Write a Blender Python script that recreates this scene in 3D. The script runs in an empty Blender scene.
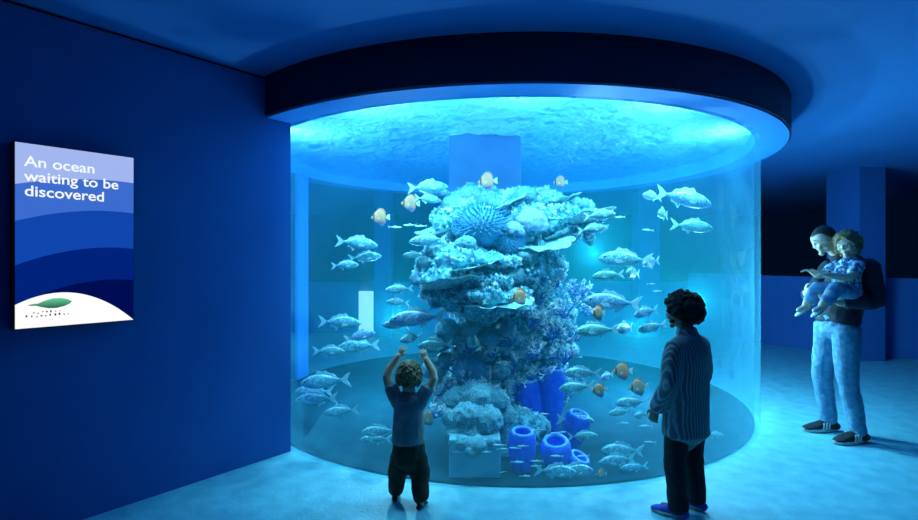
import bpy, bmesh, math, random
from mathutils import Vector, Matrix, Euler, noise
rnd = random.Random(7)
PI = math.pi
scene = bpy.context.scene
COL = scene.collection
R = math.radians

# ------------------------------------------------------------------ camera
F, CX, CY, EYE = 520.0, 459.0, 260.0, 1.5
cam_data = bpy.data.cameras.new('camera')
cam = bpy.data.objects.new('camera', cam_data); COL.objects.link(cam)
cam.location = (0, 0, EYE); cam.rotation_euler = (PI/2, 0, 0)
cam_data.sensor_width = 36.0; cam_data.lens = 36.0*F/918.0
cam_data.clip_start = 0.05; cam_data.clip_end = 100
scene.camera = cam
vs = scene.view_settings
vs.view_transform = 'Standard'; vs.look = 'None'; vs.gamma = 1.0; vs.use_curve_mapping = False
vs.exposure = 0.0

TX, TY, TR = 0.47, 5.95, 2.58          # tank centre and radius
CEIL, SOFFIT, WATER = 2.88, 2.57, 2.70

def at(px, py, Y):
    return Vector(((px-CX)/F*Y, Y, EYE-(py-CY)/F*Y))

def near(px, r=TR-0.06):
    u = (px-CX)/F
    a = u*u+1; b = -2*(u*TX+TY); c = TX*TX+TY*TY-r*r
    d = b*b-4*a*c
    if d < 0: return TY
    return (-b-math.sqrt(d))/(2*a)

# ------------------------------------------------------------------ helpers
def tag(o, label=None, cat=None, group=None, kind=None):
    if label: o['label'] = label
    if cat: o['category'] = cat
    if group: o['group'] = group
    if kind: o['kind'] = kind
    return o

def empty(name, loc=(0, 0, 0), rz=0.0):
    o = bpy.data.objects.new(name, None); COL.objects.link(o)
    o.empty_display_size = 0.1
    o.location = loc; o.rotation_euler = (0, 0, rz)
    return o

class MB:
    def __init__(s): s.v = []; s.f = []; s.m = []
    def add(s, verts, faces, mi=0):
        n = len(s.v); s.v += [tuple(p) for p in verts]
        s.f += [tuple(i+n for i in f) for f in faces]; s.m += [mi]*len(faces)
        return s
    def box(s, lo, hi, mi=0, rz=0, piv=None):
        x0, y0, z0 = lo; x1, y1, z1 = hi
        vv = [(x0,y0,z0),(x1,y0,z0),(x1,y1,z0),(x0,y1,z0),(x0,y0,z1),(x1,y0,z1),(x1,y1,z1),(x0,y1,z1)]
        if rz:
            px, py = piv if piv else ((x0+x1)/2, (y0+y1)/2)
            c, q = math.cos(rz), math.sin(rz)
            vv = [(px+(x-px)*c-(y-py)*q, py+(x-px)*q+(y-py)*c, z) for x, y, z in vv]
        return s.add(vv, [(0,3,2,1),(4,5,6,7),(0,1,5,4),(1,2,6,5),(2,3,7,6),(3,0,4,7)], mi)
    def prism(s, pts, vec, mi=0):
        n = len(pts); vec = Vector(vec)
        a = [Vector(p) for p in pts]; b = [p+vec for p in a]
        fs = [tuple(range(n))[::-1], tuple(range(n, 2*n))]
        fs += [(i, (i+1) % n, n+(i+1) % n, n+i) for i in range(n)]
        return s.add(a+b, fs, mi)
    def ellipsoid(s, c, r, seg=16, rings=10, rot=None, fn=None, mi=0):
        c = Vector(c); vv = []; ff = []
        for i in range(rings+1):
            t = PI*i/rings
            if i in (0, rings): row = [(0, 0, math.cos(t))]
            else: row = [(math.sin(t)*math.cos(2*PI*j/seg), math.sin(t)*math.sin(2*PI*j/seg), math.cos(t)) for j in range(seg)]
            for p in row:
                if fn: p = fn(p)
                q = Vector((p[0]*r[0], p[1]*r[1], p[2]*r[2]))
                if rot: q = rot @ q
                vv.append(c+q)
        def ix(i, j): return 0 if i == 0 else (1+(i-1)*seg+j % seg if i < rings else 1+(rings-1)*seg)
        for i in range(rings):
            for j in range(seg):
                if i == 0: ff.append((0, ix(1, j), ix(1, j+1)))
                elif i == rings-1: ff.append((ix(i, j+1), ix(i, j), ix(rings, 0)))
                else: ff.append((ix(i, j), ix(i+1, j), ix(i+1, j+1), ix(i, j+1)))
        return s.add(vv, ff, mi)
    def tube(s, pts, rad, seg=12, ref=(1, 0, 0), cap=3, sub=1, mi=0):
        """closed tube through pts; rad: list of r or (r along ref, r across)"""
        pts = [Vector(p) for p in pts]
        rad = [(r, r) if not isinstance(r, (tuple, list)) else tuple(r) for r in rad]
        if sub > 1 and len(pts) > 2:
            P = []; Q = []
            n = len(pts)
            for i in range(n-1):
                p0, p1, p2, p3 = pts[max(i-1, 0)], pts[i], pts[i+1], pts[min(i+2, n-1)]
                for k in range(sub):
                    t = k/sub
                    P.append(0.5*((2*p1)+(p2-p0)*t+(2*p0-5*p1+4*p2-p3)*t*t+(3*p1-p0-3*p2+p3)*t*t*t))
                    w = t*t*(3-2*t)
                    Q.append(tuple(rad[i][a]*(1-w)+rad[i+1][a]*w for a in (0, 1)))
            P.append(pts[-1]); Q.append(rad[-1]); pts, rad = P, Q
        n = len(pts); rings = []
        tang = [(pts[min(i+1, n-1)]-pts[max(i-1, 0)]).normalized() for i in range(n)]
        seq = []
        for k in range(cap, 0, -1):
            a = PI/2*k/(cap+0.0001)
            seq.append((pts[0]-tang[0]*min(rad[0])*math.sin(a), (max(rad[0][0]*math.cos(a), 1e-4), max(rad[0][1]*math.cos(a), 1e-4)), tang[0]))
        seq += [(pts[i], rad[i], tang[i]) for i in range(n)]
        for k in range(1, cap+1):
            a = PI/2*k/(cap+0.0001)
            seq.append((pts[-1]+tang[-1]*min(rad[-1])*math.sin(a), (max(rad[-1][0]*math.cos(a), 1e-4), max(rad[-1][1]*math.cos(a), 1e-4)), tang[-1]))
        ref = Vector(ref); u = None; vv = []; ff = []
        for c, r, t in seq:
            q = ref-t*ref.dot(t)
            if q.length < 0.15 and u is not None: q = u-t*u.dot(t)
            if q.length < 1e-3: q = t.orthogonal()
            u = q.normalized(); w = t.cross(u)
            for j in range(seg):
                a = 2*PI*j/seg
                vv.append(c+u*(r[0]*math.cos(a))+w*(r[1]*math.sin(a)))
        m = len(seq)
        for i in range(m-1):
            for j in range(seg):
                ff.append((i*seg+j, i*seg+(j+1) % seg, (i+1)*seg+(j+1) % seg, (i+1)*seg+j))
        ff.append(tuple(range(seg))[::-1]); ff.append(tuple((m-1)*seg+j for j in range(seg)))
        return s.add(vv, ff, mi)
    def lathe(s, prof, seg=32, c=(0, 0), mi=0, a0=0.0, a1=2*PI, closed=True):
        """prof list of (r,z); revolve; closed profile -> ring solid"""
        full = abs(a1-a0-2*PI) < 1e-6
        n = len(prof); k = seg if full else seg+1; vv = []; ff = []
        for j in range(k):
            a = a0+(a1-a0)*j/seg
            for r, z in prof: vv.append((c[0]+r*math.cos(a), c[1]+r*math.sin(a), z))
        for j in range(seg):
            j2 = (j+1) % k
            for i in range(n if closed else n-1):
                i2 = (i+1) % n
                ff.append((j*n+i, j2*n+i, j2*n+i2, j*n+i2))
        if not full and closed:
            ff.append(tuple(range(n))); ff.append(tuple((k-1)*n+i for i in range(n))[::-1])
        return s.add(vv, ff, mi)
    def mesh(s, name, mats, smooth=True, fix=True):
        me = bpy.data.meshes.new(name); me.from_pydata(s.v, [], s.f)
        for m in (mats if isinstance(mats, (list, tuple)) else [mats]): me.materials.append(m)
        me.polygons.foreach_set('material_index', s.m)
        me.polygons.foreach_set('use_smooth', [smooth]*len(me.polygons))
        if fix:
            bm = bmesh.new(); bm.from_mesh(me); bmesh.ops.recalc_face_normals(bm, faces=bm.faces); bm.to_mesh(me); bm.free()
        me.update(); return me
    def build(s, name, mats, parent=None, smooth=True, fix=True, loc=None, bevel=0):
        o = bpy.data.objects.new(name, s.mesh(name, mats, smooth, fix)); COL.objects.link(o)
        if parent: o.parent = parent
        if loc is not None: o.location = loc
        if bevel:
            b = o.modifiers.new('bevel', 'BEVEL'); b.width = bevel; b.segments = 2; b.limit_method = 'ANGLE'
        return o
    def remeshed(s, name, mats, voxel, parent=None, smooth=4, wr=0.0, wfreq=14.0, fn=None):
        """one continuous skin around everything collected"""
        me = s.mesh(name+'_src', mats); o = bpy.data.objects.new(name+'_src', me); COL.objects.link(o)
        m = o.modifiers.new('r', 'REMESH'); m.mode = 'VOXEL'; m.voxel_size = voxel
        if smooth:
            k = o.modifiers.new('s', 'SMOOTH'); k.factor = 0.5; k.iterations = smooth
        dg = bpy.context.evaluated_depsgraph_get(); dg.update()
        new = bpy.data.meshes.new_from_object(o.evaluated_get(dg), depsgraph=dg)
        bpy.data.objects.remove(o); bpy.data.meshes.remove(me)
        new.name = name
        if wr or fn:
            nn = [v.normal.copy() for v in new.vertices]
            for v, nrm in zip(new.vertices, nn):
                if wr:
                    p = v.co
                    d = noise.noise(Vector((p.x*wfreq, p.y*wfreq, p.z*wfreq*0.8)))+0.5*noise.noise(p*wfreq*2.3)
                    v.co = p+nrm*(d*wr)
                if fn: v.co = fn(v.co.copy(), nrm)
        new.materials.clear()
        for mm in (mats if isinstance(mats, (list, tuple)) else [mats]): new.materials.append(mm)
        new.polygons.foreach_set('material_index', [0]*len(new.polygons))
        new.polygons.foreach_set('use_smooth', [True]*len(new.polygons))
        new.update()
        ob = bpy.data.objects.new(name, new); COL.objects.link(ob)
        if parent: ob.parent = parent
        return ob

def copy_tree(o, parent=None):
    c = o.copy(); COL.objects.link(c)
    if parent is not None: c.parent = parent
    for ch in list(o.children): copy_tree(ch, c)
    return c

# ------------------------------------------------------------------ materials
def node_mat(name):
    m = bpy.data.materials.new(name); m.use_nodes = True
    nt = m.node_tree; nt.nodes.clear()
    out = nt.nodes.new('ShaderNodeOutputMaterial')
    return m, nt, out

def mottled(name, c1, c2, scale=8.0, rough=0.6, bump=0.0, detail=4.0, metallic=0.0, lo=0.35, hi=0.65, kind='noise', spec=0.5, bscale=None, mapping=None, coord='Object', sheen=0.0):
    m, nt, out = node_mat(name); N = nt.nodes; L = nt.links
    b = N.new('ShaderNodeBsdfPrincipled'); L.new(b.outputs[0], out.inputs[0])
    b.inputs['Roughness'].default_value = rough; b.inputs['Metallic'].default_value = metallic
    b.inputs['Specular IOR Level'].default_value = spec
    tc = N.new('ShaderNodeTexCoord'); src = tc.outputs[coord]
    if mapping:
        mp = N.new('ShaderNodeMapping'); mp.inputs['Scale'].default_value = mapping
        L.new(src, mp.inputs[0]); src = mp.outputs[0]
    if kind == 'noise':
        t = N.new('ShaderNodeTexNoise'); t.inputs['Scale'].default_value = scale; t.inputs['Detail'].default_value = detail
        fac = t.outputs[0]
    elif kind == 'voronoi':
        t = N.new('ShaderNodeTexVoronoi'); t.inputs['Scale'].default_value = scale; fac = t.outputs['Distance']
    elif kind == 'wave':
        t = N.new('ShaderNodeTexWave'); t.inputs['Scale'].default_value = scale; t.inputs['Distortion'].default_value = 0.6; fac = t.outputs[0]
    L.new(src, t.inputs['Vector'])
    cr = N.new('ShaderNodeValToRGB')
    cr.color_ramp.elements[0].position = lo; cr.color_ramp.elements[1].position = hi
    cr.color_ramp.elements[0].color = (*c1, 1); cr.color_ramp.elements[1].color = (*c2, 1)
    L.new(fac, cr.inputs[0]); L.new(cr.outputs[0], b.inputs['Base Color'])
    if bump:
        t2 = N.new('ShaderNodeTexNoise'); t2.inputs['Scale'].default_value = bscale or scale*3; t2.inputs['Detail'].default_value = 6
        L.new(src, t2.inputs['Vector'])
        bp = N.new('ShaderNodeBump'); bp.inputs['Strength'].default_value = bump; bp.inputs['Distance'].default_value = 0.02
        L.new(t2.outputs[0], bp.inputs['Height']); L.new(bp.outputs[0], b.inputs['Normal'])
    return m

M = {}
M['wall'] = mottled('blue_wall_paint', (.013, .12, .42), (.016, .135, .46), 1.5, .75, .05, bscale=60)
M['ceil'] = mottled('blue_ceiling_paint', (.022, .2, .58), (.027, .215, .62), 1.0, .8)
M['bulk'] = mottled('navy_bulkhead_paint', (.004, .012, .05), (.005, .015, .06), 2.0, .6)
M['floor'] = mottled('mottled_concrete', (.13, .5, .62), (.22, .66, .78), 8, .55, .25, 8, bscale=40, lo=.3, hi=.7, spec=.3)
M['black'] = mottled('matt_black', (.006, .007, .009), (.012, .013, .016), 30, .6)
M['rim'] = mottled('rim_blue', (.03, .3, .86), (.035, .33, .9), 2.0, .55)
M['side'] = mottled('side_panel_blue', (.02, .22, .75), (.025, .25, .8), 2.0, .5)
M['tankfloor'] = mottled('dark_tank_floor', (.004, .045, .085), (.008, .07, .11), 6, .9, .2, spec=.05)
M['pillar'] = mottled('pale_pillar', (.13, .22, .4), (.16, .25, .44), 5, .7, .2, bscale=50)
M['plinth'] = mottled('plinth_stone', (.09, .34, .46), (.14, .42, .54), 7, .75, .3, bscale=40)
M['rock'] = mottled('reef_rock', (.012, .12, .22), (.16, .58, .7), 16, .85, .9, 8, lo=.38, hi=.62, bscale=38)
M['polyp'] = mottled('coral_polyps', (.06, .4, .55), (.7, .97, 1.0), 20, .7, .4, lo=.42, hi=.62)
M['bushy'] = mottled('bushy_coral', (.02, .22, .36), (.36, .78, .86), 14, .75, .6, 6, lo=.4, hi=.66)
M['plate'] = mottled('plate_coral', (.06, .36, .46), (.5, .9, .9), 12, .7, .6, 6, lo=.35, hi=.62)
M['lilac'] = mottled('lilac_soft_coral', (.14, .34, .6), (.45, .66, .88), 14, .75, .6, 5, lo=.35, hi=.65)
M['anem'] = mottled('spiky_dome_coral', (.02, .2, .42), (.1, .46, .68), 22, .7, .3)
M['sponge'] = mottled('blue_tube_sponge', (.002, .05, .8), (.005, .12, 1.0), 18, .7, .5, lo=.3, hi=.7)
M['spongerim'] = mottled('sponge_rim', (.06, .3, 1.0), (.14, .45, 1.0), 20, .6)

def tip_mat(name, base, tip):
    m, nt, out = node_mat(name); N = nt.nodes; L = nt.links
    b = N.new('ShaderNodeBsdfPrincipled'); L.new(b.outputs[0], out.inputs[0]); b.inputs['Roughness'].default_value = .7
    at_ = N.new('ShaderNodeAttribute'); at_.attribute_name = 'tip'
    cr = N.new('ShaderNodeValToRGB'); cr.color_ramp.elements[0].color = (*base, 1); cr.color_ramp.elements[1].color = (*tip, 1)
    cr.color_ramp.elements[0].position = .38; cr.color_ramp.elements[1].position = .85
    L.new(at_.outputs['Fac'], cr.inputs[0]); L.new(cr.outputs[0], b.inputs['Base Color'])
    return m
M['stag'] = tip_mat('staghorn_coral', (.012, .12, .5), (.85, .97, 1.0))

# fish
def fish_mat(name, back, belly, spot, z0=-.05, z1=.1, scale=26):
    m, nt, out = node_mat(name); N = nt.nodes; L = nt.links
    b = N.new('ShaderNodeBsdfPrincipled'); L.new(b.outputs[0], out.inputs[0])
    b.inputs['Roughness'].default_value = .35; b.inputs['Metallic'].default_value = .1
    tc = N.new('ShaderNodeTexCoord'); sp = N.new('ShaderNodeSeparateXYZ'); L.new(tc.outputs['Object'], sp.inputs[0])
    mr = N.new('ShaderNodeMapRange'); mr.inputs[1].default_value = z0; mr.inputs[2].default_value = z1; L.new(sp.outputs['Z'], mr.inputs[0])
    mx = N.new('ShaderNodeMix'); mx.data_type = 'RGBA'; mx.inputs[6].default_value = (*belly, 1); mx.inputs[7].default_value = (*back, 1)
    L.new(mr.outputs[0], mx.inputs[0])
    vo = N.new('ShaderNodeTexVoronoi'); vo.inputs['Scale'].default_value = scale; L.new(tc.outputs['Object'], vo.inputs['Vector'])
    cr = N.new('ShaderNodeValToRGB'); cr.color_ramp.elements[0].position = .25; cr.color_ramp.elements[1].position = .6
    L.new(vo.outputs['Distance'], cr.inputs[0])
    m2 = N.new('ShaderNodeMix'); m2.data_type = 'RGBA'; m2.inputs[7].default_value = (*spot, 1)
    L.new(cr.outputs[0], m2.inputs[0]); L.new(mx.outputs[2], m2.inputs[6]); L.new(m2.outputs[2], b.inputs['Base Color'])
    bp = N.new('ShaderNodeBump'); bp.inputs['Strength'].default_value = .4; bp.inputs['Distance'].default_value = .01
    L.new(vo.outputs['Distance'], bp.inputs['Height']); L.new(bp.outputs[0], b.inputs['Normal'])
    return m
M['silver'] = fish_mat('silver_fish_skin', (.6, .9, .95), (.3, .75, .75), (.12, .42, .55))
M['green'] = fish_mat('green_silver_fish_skin', (.4, .72, .85), (.3, .8, .62), (.15, .5, .5))
M['lilacfish'] = fish_mat('lilac_silver_fish_skin', (.5, .75, .95), (.35, .6, .85), (.15, .36, .6))
M['fin'] = mottled('fish_fin', (.3, .68, .78), (.75, .97, 1.0), 30, .5)
M['slender'] = mottled('slender_fish_skin', (.35, .75, .85), (.85, 1.0, 1.0), 12, .35)
M['eye'] = mottled('dark_eye', (.004, .005, .008), (.008, .01, .014), 10, .15)
M['white'] = mottled('white_fin', (.75, .8, .8), (.9, .95, .95), 12, .5)

def butterfly_mat():
    m, nt, out = node_mat('butterflyfish_skin'); N = nt.nodes; L = nt.links
    b = N.new('ShaderNodeBsdfPrincipled'); L.new(b.outputs[0], out.inputs[0]); b.inputs['Roughness'].default_value = .45
    tc = N.new('ShaderNodeTexCoord'); sp = N.new('ShaderNodeSeparateXYZ'); L.new(tc.outputs['Object'], sp.inputs[0])
    vo = N.new('ShaderNodeTexVoronoi'); vo.inputs['Scale'].default_value = 15; L.new(tc.outputs['Object'], vo.inputs['Vector'])
    cr = N.new('ShaderNodeValToRGB')
    cr.color_ramp.elements[0].color = (.95, .27, .045, 1); cr.color_ramp.elements[1].color = (.98, .42, .2, 1); cr.color_ramp.elements[1].position = .55
    L.new(vo.outputs['Distance'], cr.inputs[0])
    ramp = N.new('ShaderNodeValToRGB'); e = ramp.color_ramp.elements     # bands along the body: face white, eye bar dark
    mr = N.new('ShaderNodeMapRange'); mr.inputs[1].default_value = -.5; mr.inputs[2].default_value = .5; L.new(sp.outputs['X'], mr.inputs[0])
    ramp.color_ramp.interpolation = 'CONSTANT'
    e[0].position = 0; e[0].color = (0, 0, 0, 1); e[1].position = .79; e[1].color = (1, 1, 1, 1)
    q = e.new(.87); q.color = (0, 0, 0, 1)
    L.new(mr.outputs[0], ramp.inputs[0])
    mx = N.new('ShaderNodeMix'); mx.data_type = 'RGBA'; mx.inputs[7].default_value = (.12, .06, .05, 1)
    L.new(ramp.outputs[0], mx.inputs[0]); L.new(cr.outputs[0], mx.inputs[6])
    mz = N.new('ShaderNodeMapRange'); mz.inputs[1].default_value = -.16; mz.inputs[2].default_value = -.34; L.new(sp.outputs['Z'], mz.inputs[0])
    m3 = N.new('ShaderNodeMix'); m3.data_type = 'RGBA'; m3.inputs[7].default_value = (.22, .14, .3, 1)
    L.new(mz.outputs[0], m3.inputs[0]); L.new(mx.outputs[2], m3.inputs[6])
    L.new(m3.outputs[2], b.inputs['Base Color'])
    return m
M['butter'] = butterfly_mat()

# clothes and skin
M['skin'] = mottled('skin_light', (.62, .42, .32), (.72, .5, .38), 9, .55, .05)
M['skinboy'] = mottled('skin_brown', (.2, .11, .07), (.26, .15, .09), 9, .5, .05)
M['hairblack'] = mottled('black_curly_hair', (.004, .004, .004), (.016, .013, .011), 60, .7, .8, bscale=120)
M['hairbrown'] = mottled('dark_brown_short_hair', (.02, .014, .01), (.05, .035, .025), 60, .65, .6, bscale=140)
M['hairblond'] = mottled('dark_blond_hair', (.14, .1, .045), (.36, .26, .12), 30, .6, .6, bscale=90)
M['haircurl'] = mottled('light_brown_curls', (.16, .09, .035), (.42, .26, .11), 34, .6, .8, bscale=80)
M['teal'] = mottled('grey_teal_cotton', (.12, .2, .24), (.16, .25, .3), 14, .85, .2, bscale=80)
M['dkpants'] = mottled('dark_olive_cotton', (.012, .018, .012), (.03, .035, .02), 14, .85, .3, bscale=70)
M['blackpants'] = mottled('black_trousers', (.006, .007, .012), (.012, .014, .02), 14, .85, .2, bscale=70)
M['shoeblk'] = mottled('black_shoe', (.008, .01, .013), (.02, .022, .025), 25, .55)
M['shoeblue'] = mottled('blue_canvas', (.015, .035, .4), (.03, .06, .55), 60, .7, .3)
M['sole'] = mottled('pale_sole', (.35, .42, .44), (.5, .56, .58), 30, .6)
M['denim'] = mottled('blue_denim', (.07, .22, .38), (.15, .36, .54), 30, .85, .3, 6, bscale=110)
M['jacket'] = mottled('dark_jacket', (.005, .012, .03), (.012, .025, .05), 10, .8, .3, bscale=50)
M['babyshirt'] = mottled('printed_cotton', (.04, .14, .32), (.75, .85, .9), 42, .8, .2, 2, lo=.48, hi=.56)
M['babypants'] = mottled('soft_blue_denim', (.08, .2, .38), (.2, .4, .6), 20, .8, .2)
M['whiteshoe'] = mottled('white_shoe', (.7, .78, .78), (.85, .9, .9), 20, .55)
M['stripe'] = mottled('white_leather_stripe', (.6, .66, .66), (.75, .8, .8), 20, .5)

def striped_shirt():
    m, nt, out = node_mat('striped_shirt_cotton'); N = nt.nodes; L = nt.links
    b = N.new('ShaderNodeBsdfPrincipled'); L.new(b.outputs[0], out.inputs[0]); b.inputs['Roughness'].default_value = .85
    tc = N.new('ShaderNodeTexCoord'); sp = N.new('ShaderNodeSeparateXYZ'); L.new(tc.outputs['Object'], sp.inputs[0])
    a = N.new('ShaderNodeMath'); a.operation = 'MULTIPLY'; a.inputs[1].default_value = 430; L.new(sp.outputs['X'], a.inputs[0])
    a2 = N.new('ShaderNodeMath'); a2.operation = 'MULTIPLY'; a2.inputs[1].default_value = 60; L.new(sp.outputs['Y'], a2.inputs[0])
    ad = N.new('ShaderNodeMath'); ad.operation = 'ADD'; L.new(a.outputs[0], ad.inputs[0]); L.new(a2.outputs[0], ad.inputs[1])
    s = N.new('ShaderNodeMath'); s.operation = 'SINE'; L.new(ad.outputs[0], s.inputs[0])
    cr = N.new('ShaderNodeValToRGB'); cr.color_ramp.elements[0].position = .2; cr.color_ramp.elements[1].position = .75
    cr.color_ramp.elements[0].color = (.07, .14, .17, 1); cr.color_ramp.elements[1].color = (.26, .4, .45, 1)
    L.new(s.outputs[0], cr.inputs[0]); L.new(cr.outputs[0], b.inputs['Base Color'])
    return m
M['striped'] = striped_shirt()

def emit_mat(name, col, strength):
    m, nt, out = node_mat(name)
    e = nt.nodes.new('ShaderNodeEmission'); e.inputs[0].default_value = (*col, 1); e.inputs[1].default_value = strength
    nt.links.new(e.outputs[0], out.inputs[0]); return m

def acrylic_mat():
    m, nt, out = node_mat('acrylic'); N = nt.nodes; L = nt.links
    tr = N.new('ShaderNodeBsdfTransparent'); tr.inputs[0].default_value = (.93, .985, 1, 1)
    tl = N.new('ShaderNodeBsdfTranslucent'); tl.inputs[0].default_value = (.12, .6, .85, 1)
    gl = N.new('ShaderNodeBsdfGlossy'); gl.inputs['Roughness'].default_value = .03; gl.inputs[0].default_value = (.8, .95, 1, 1)
    lw = N.new('ShaderNodeLayerWeight'); lw.inputs[0].default_value = .5
    pw = N.new('ShaderNodeMath'); pw.operation = 'POWER'; pw.inputs[1].default_value = 2.5; L.new(lw.outputs['Facing'], pw.inputs[0])
    mr = N.new('ShaderNodeMapRange'); mr.inputs[3].default_value = ACR[0]; mr.inputs[4].default_value = ACR[1]; L.new(pw.outputs[0], mr.inputs[0])
    m1 = N.new('ShaderNodeMixShader'); L.new(mr.outputs[0], m1.inputs[0]); L.new(tr.outputs[0], m1.inputs[1]); L.new(tl.outputs[0], m1.inputs[2])
    fr = N.new('ShaderNodeMapRange'); fr.inputs[3].default_value = .008; fr.inputs[4].default_value = .25; L.new(pw.outputs[0], fr.inputs[0])
    m2 = N.new('ShaderNodeMixShader'); L.new(fr.outputs[0], m2.inputs[0]); L.new(m1.outputs[0], m2.inputs[1]); L.new(gl.outputs[0], m2.inputs[2])
    L.new(m2.outputs[0], out.inputs[0]); return m
ACR = (.008, .22)
M['acrylic'] = acrylic_mat()

def water_mats():
    # wavy surface, seen from below, lit by the lamps over it
    m, nt, out = node_mat('water_surface'); N = nt.nodes; L = nt.links
    tr = N.new('ShaderNodeBsdfTransparent'); tr.inputs[0].default_value = (.75, .95, 1, 1)
    tl = N.new('ShaderNodeBsdfTranslucent'); tl.inputs[0].default_value = (.3, .8, .95, 1)
    tc = N.new('ShaderNodeTexCoord')
    n1 = N.new('ShaderNodeTexNoise'); n1.inputs['Scale'].default_value = 10; n1.inputs['Detail'].default_value = 8; n1.inputs['Roughness'].default_value = .65
    n1.inputs['Distortion'].default_value = 1.2
    L.new(tc.outputs['Object'], n1.inputs['Vector'])
    bp = N.new('ShaderNodeBump'); bp.inputs['Strength'].default_value = 1; bp.inputs['Distance'].default_value = .3
    L.new(n1.outputs[0], bp.inputs['Height']); L.new(bp.outputs[0], tl.inputs['Normal'])
    rf = N.new('ShaderNodeBsdfRefraction'); rf.inputs['IOR'].default_value = 1.12; rf.inputs['Roughness'].default_value = .06; rf.inputs[0].default_value = (.8, .97, 1, 1)
    gl = N.new('ShaderNodeBsdfGlossy'); gl.inputs['Roughness'].default_value = .08; gl.inputs[0].default_value = (.7, .93, 1, 1)
    b2 = N.new('ShaderNodeBump'); b2.inputs['Strength'].default_value = 1; b2.inputs['Distance'].default_value = .05
    L.new(n1.outputs[0], b2.inputs['Height']); L.new(b2.outputs[0], rf.inputs['Normal']); L.new(b2.outputs[0], gl.inputs['Normal'])
    mx = N.new('ShaderNodeMixShader'); mx.inputs[0].default_value = .62
    L.new(rf.outputs[0], mx.inputs[1]); L.new(tl.outputs[0], mx.inputs[2])
    m3 = N.new('ShaderNodeMixShader'); m3.inputs[0].default_value = .12
    L.new(mx.outputs[0], m3.inputs[1]); L.new(gl.outputs[0], m3.inputs[2])
    m4 = N.new('ShaderNodeMixShader'); m4.inputs[0].default_value = .93
    L.new(tr.outputs[0], m4.inputs[1]); L.new(m3.outputs[0], m4.inputs[2]); L.new(m4.outputs[0], out.inputs[0])
    vol(nt, out)
    m2, nt2, out2 = node_mat('water_body')
    t2 = nt2.nodes.new('ShaderNodeBsdfTransparent'); nt2.links.new(t2.outputs[0], out2.inputs[0])
    vol(nt2, out2)
    return m2, m
def vol(nt, out):
    N = nt.nodes; L = nt.links
    sc = N.new('ShaderNodeVolumeScatter'); sc.inputs[0].default_value = (.03, .78, 1, 1); sc.inputs['Density'].default_value = VOLS; sc.inputs['Anisotropy'].default_value = .2
    ab = N.new('ShaderNodeVolumeAbsorption'); ab.inputs[0].default_value = (.45, .88, .97, 1); ab.inputs['Density'].default_value = VOLA
    ad = N.new('ShaderNodeAddShader'); L.new(sc.outputs[0], ad.inputs[0]); L.new(ab.outputs[0], ad.inputs[1]); L.new(ad.outputs[0], out.inputs['Volume'])
VOLS, VOLA = .045, .1
M['waterbody'], M['watertop'] = water_mats()

# ------------------------------------------------------------------ setting
def struct(o): o['kind'] = 'structure'; return o

mb = MB(); mb.box((-9, -4, -.1), (12, 16, 0)); struct(mb.build('floor', M['floor'], smooth=False))

# ceiling: flat sheet with a round opening for the tank
mb = MB(); seg = 96; Ri = 2.78
inner = [(TX+Ri*math.cos(2*PI*j/seg), TY+Ri*math.sin(2*PI*j/seg)) for j in range(seg)]
def sq(a):
    c, s_ = math.cos(a), math.sin(a); k = 10/max(abs(c), abs(s_)); return (TX+k*c, TY+k*s_)
outer = [sq(2*PI*j/seg) for j in range(seg)]
vv = [(x, y, CEIL) for x, y in inner]+[(x, y, CEIL) for x, y in outer]+[(x, y, CEIL+.12) for x, y in inner]+[(x, y, CEIL+.12) for x, y in outer]
ff = []
for j in range(seg):
    k = (j+1) % seg
    ff += [(j, k, seg+k, seg+j), (2*seg+j, 3*seg+j, 3*seg+k, 2*seg+k), (j, 2*seg+j, 2*seg+k, k), (seg+j, seg+k, 3*seg+k, 3*seg+j)]
mb.add(vv, ff); struct(mb.build('ceiling', M['ceil'], smooth=False))

# round bulkhead hanging from the ceiling over the glass, with its light soffit
mb = MB(); mb.lathe([(2.81, SOFFIT+.012), (2.81, CEIL+.02), (2.70, CEIL+.02), (2.70, SOFFIT+.012)], 128, (TX, TY))
struct(mb.build('ceiling_bulkhead', M['bulk']))
for p in bpy.data.objects['ceiling_bulkhead'].data.polygons: p.use_smooth = False
# lid of the lamp loft over the water
mb = MB(); mb.lathe([(2.72, CEIL+.02), (2.72, 3.4), (0.001, 3.4), (0.001, 3.46), (2.78, 3.46), (2.78, CEIL+.02)], 96, (TX, TY))
struct(mb.build('ceiling_loft', M['rim'], smooth=False))

# left wall
WP = Vector((-1.336, 4.06, 0)); WD = Vector((.621, .784, 0)).normalized(); WN = Vector((WD.y, -WD.x, 0))   # WN faces the room
def wall_pt(t, off, z): return WP+WD*t+WN*off+Vector((0, 0, z))
mb = MB()
def wall_box(mb, t0, t1, o0, o1, z0, z1):
    vv = [wall_pt(t0,o0,z0), wall_pt(t1,o0,z0), wall_pt(t1,o1,z0), wall_pt(t0,o1,z0), wall_pt(t0,o0,z1), wall_pt(t1,o0,z1), wall_pt(t1,o1,z1), wall_pt(t0,o1,z1)]
    mb.add(vv, [(0,3,2,1),(4,5,6,7),(0,1,5,4),(1,2,6,5),(2,3,7,6),(3,0,4,7)])
wall_box(mb, -8, .025, -.3, 0, 0, CEIL-.022); struct(mb.build('wall_left', M['wall'], smooth=False))
mb = MB(); wall_box(mb, -8, .025, -.3, -.03, CEIL-.022, CEIL); struct(mb.build('trim_1', M['black'], smooth=False))

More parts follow.
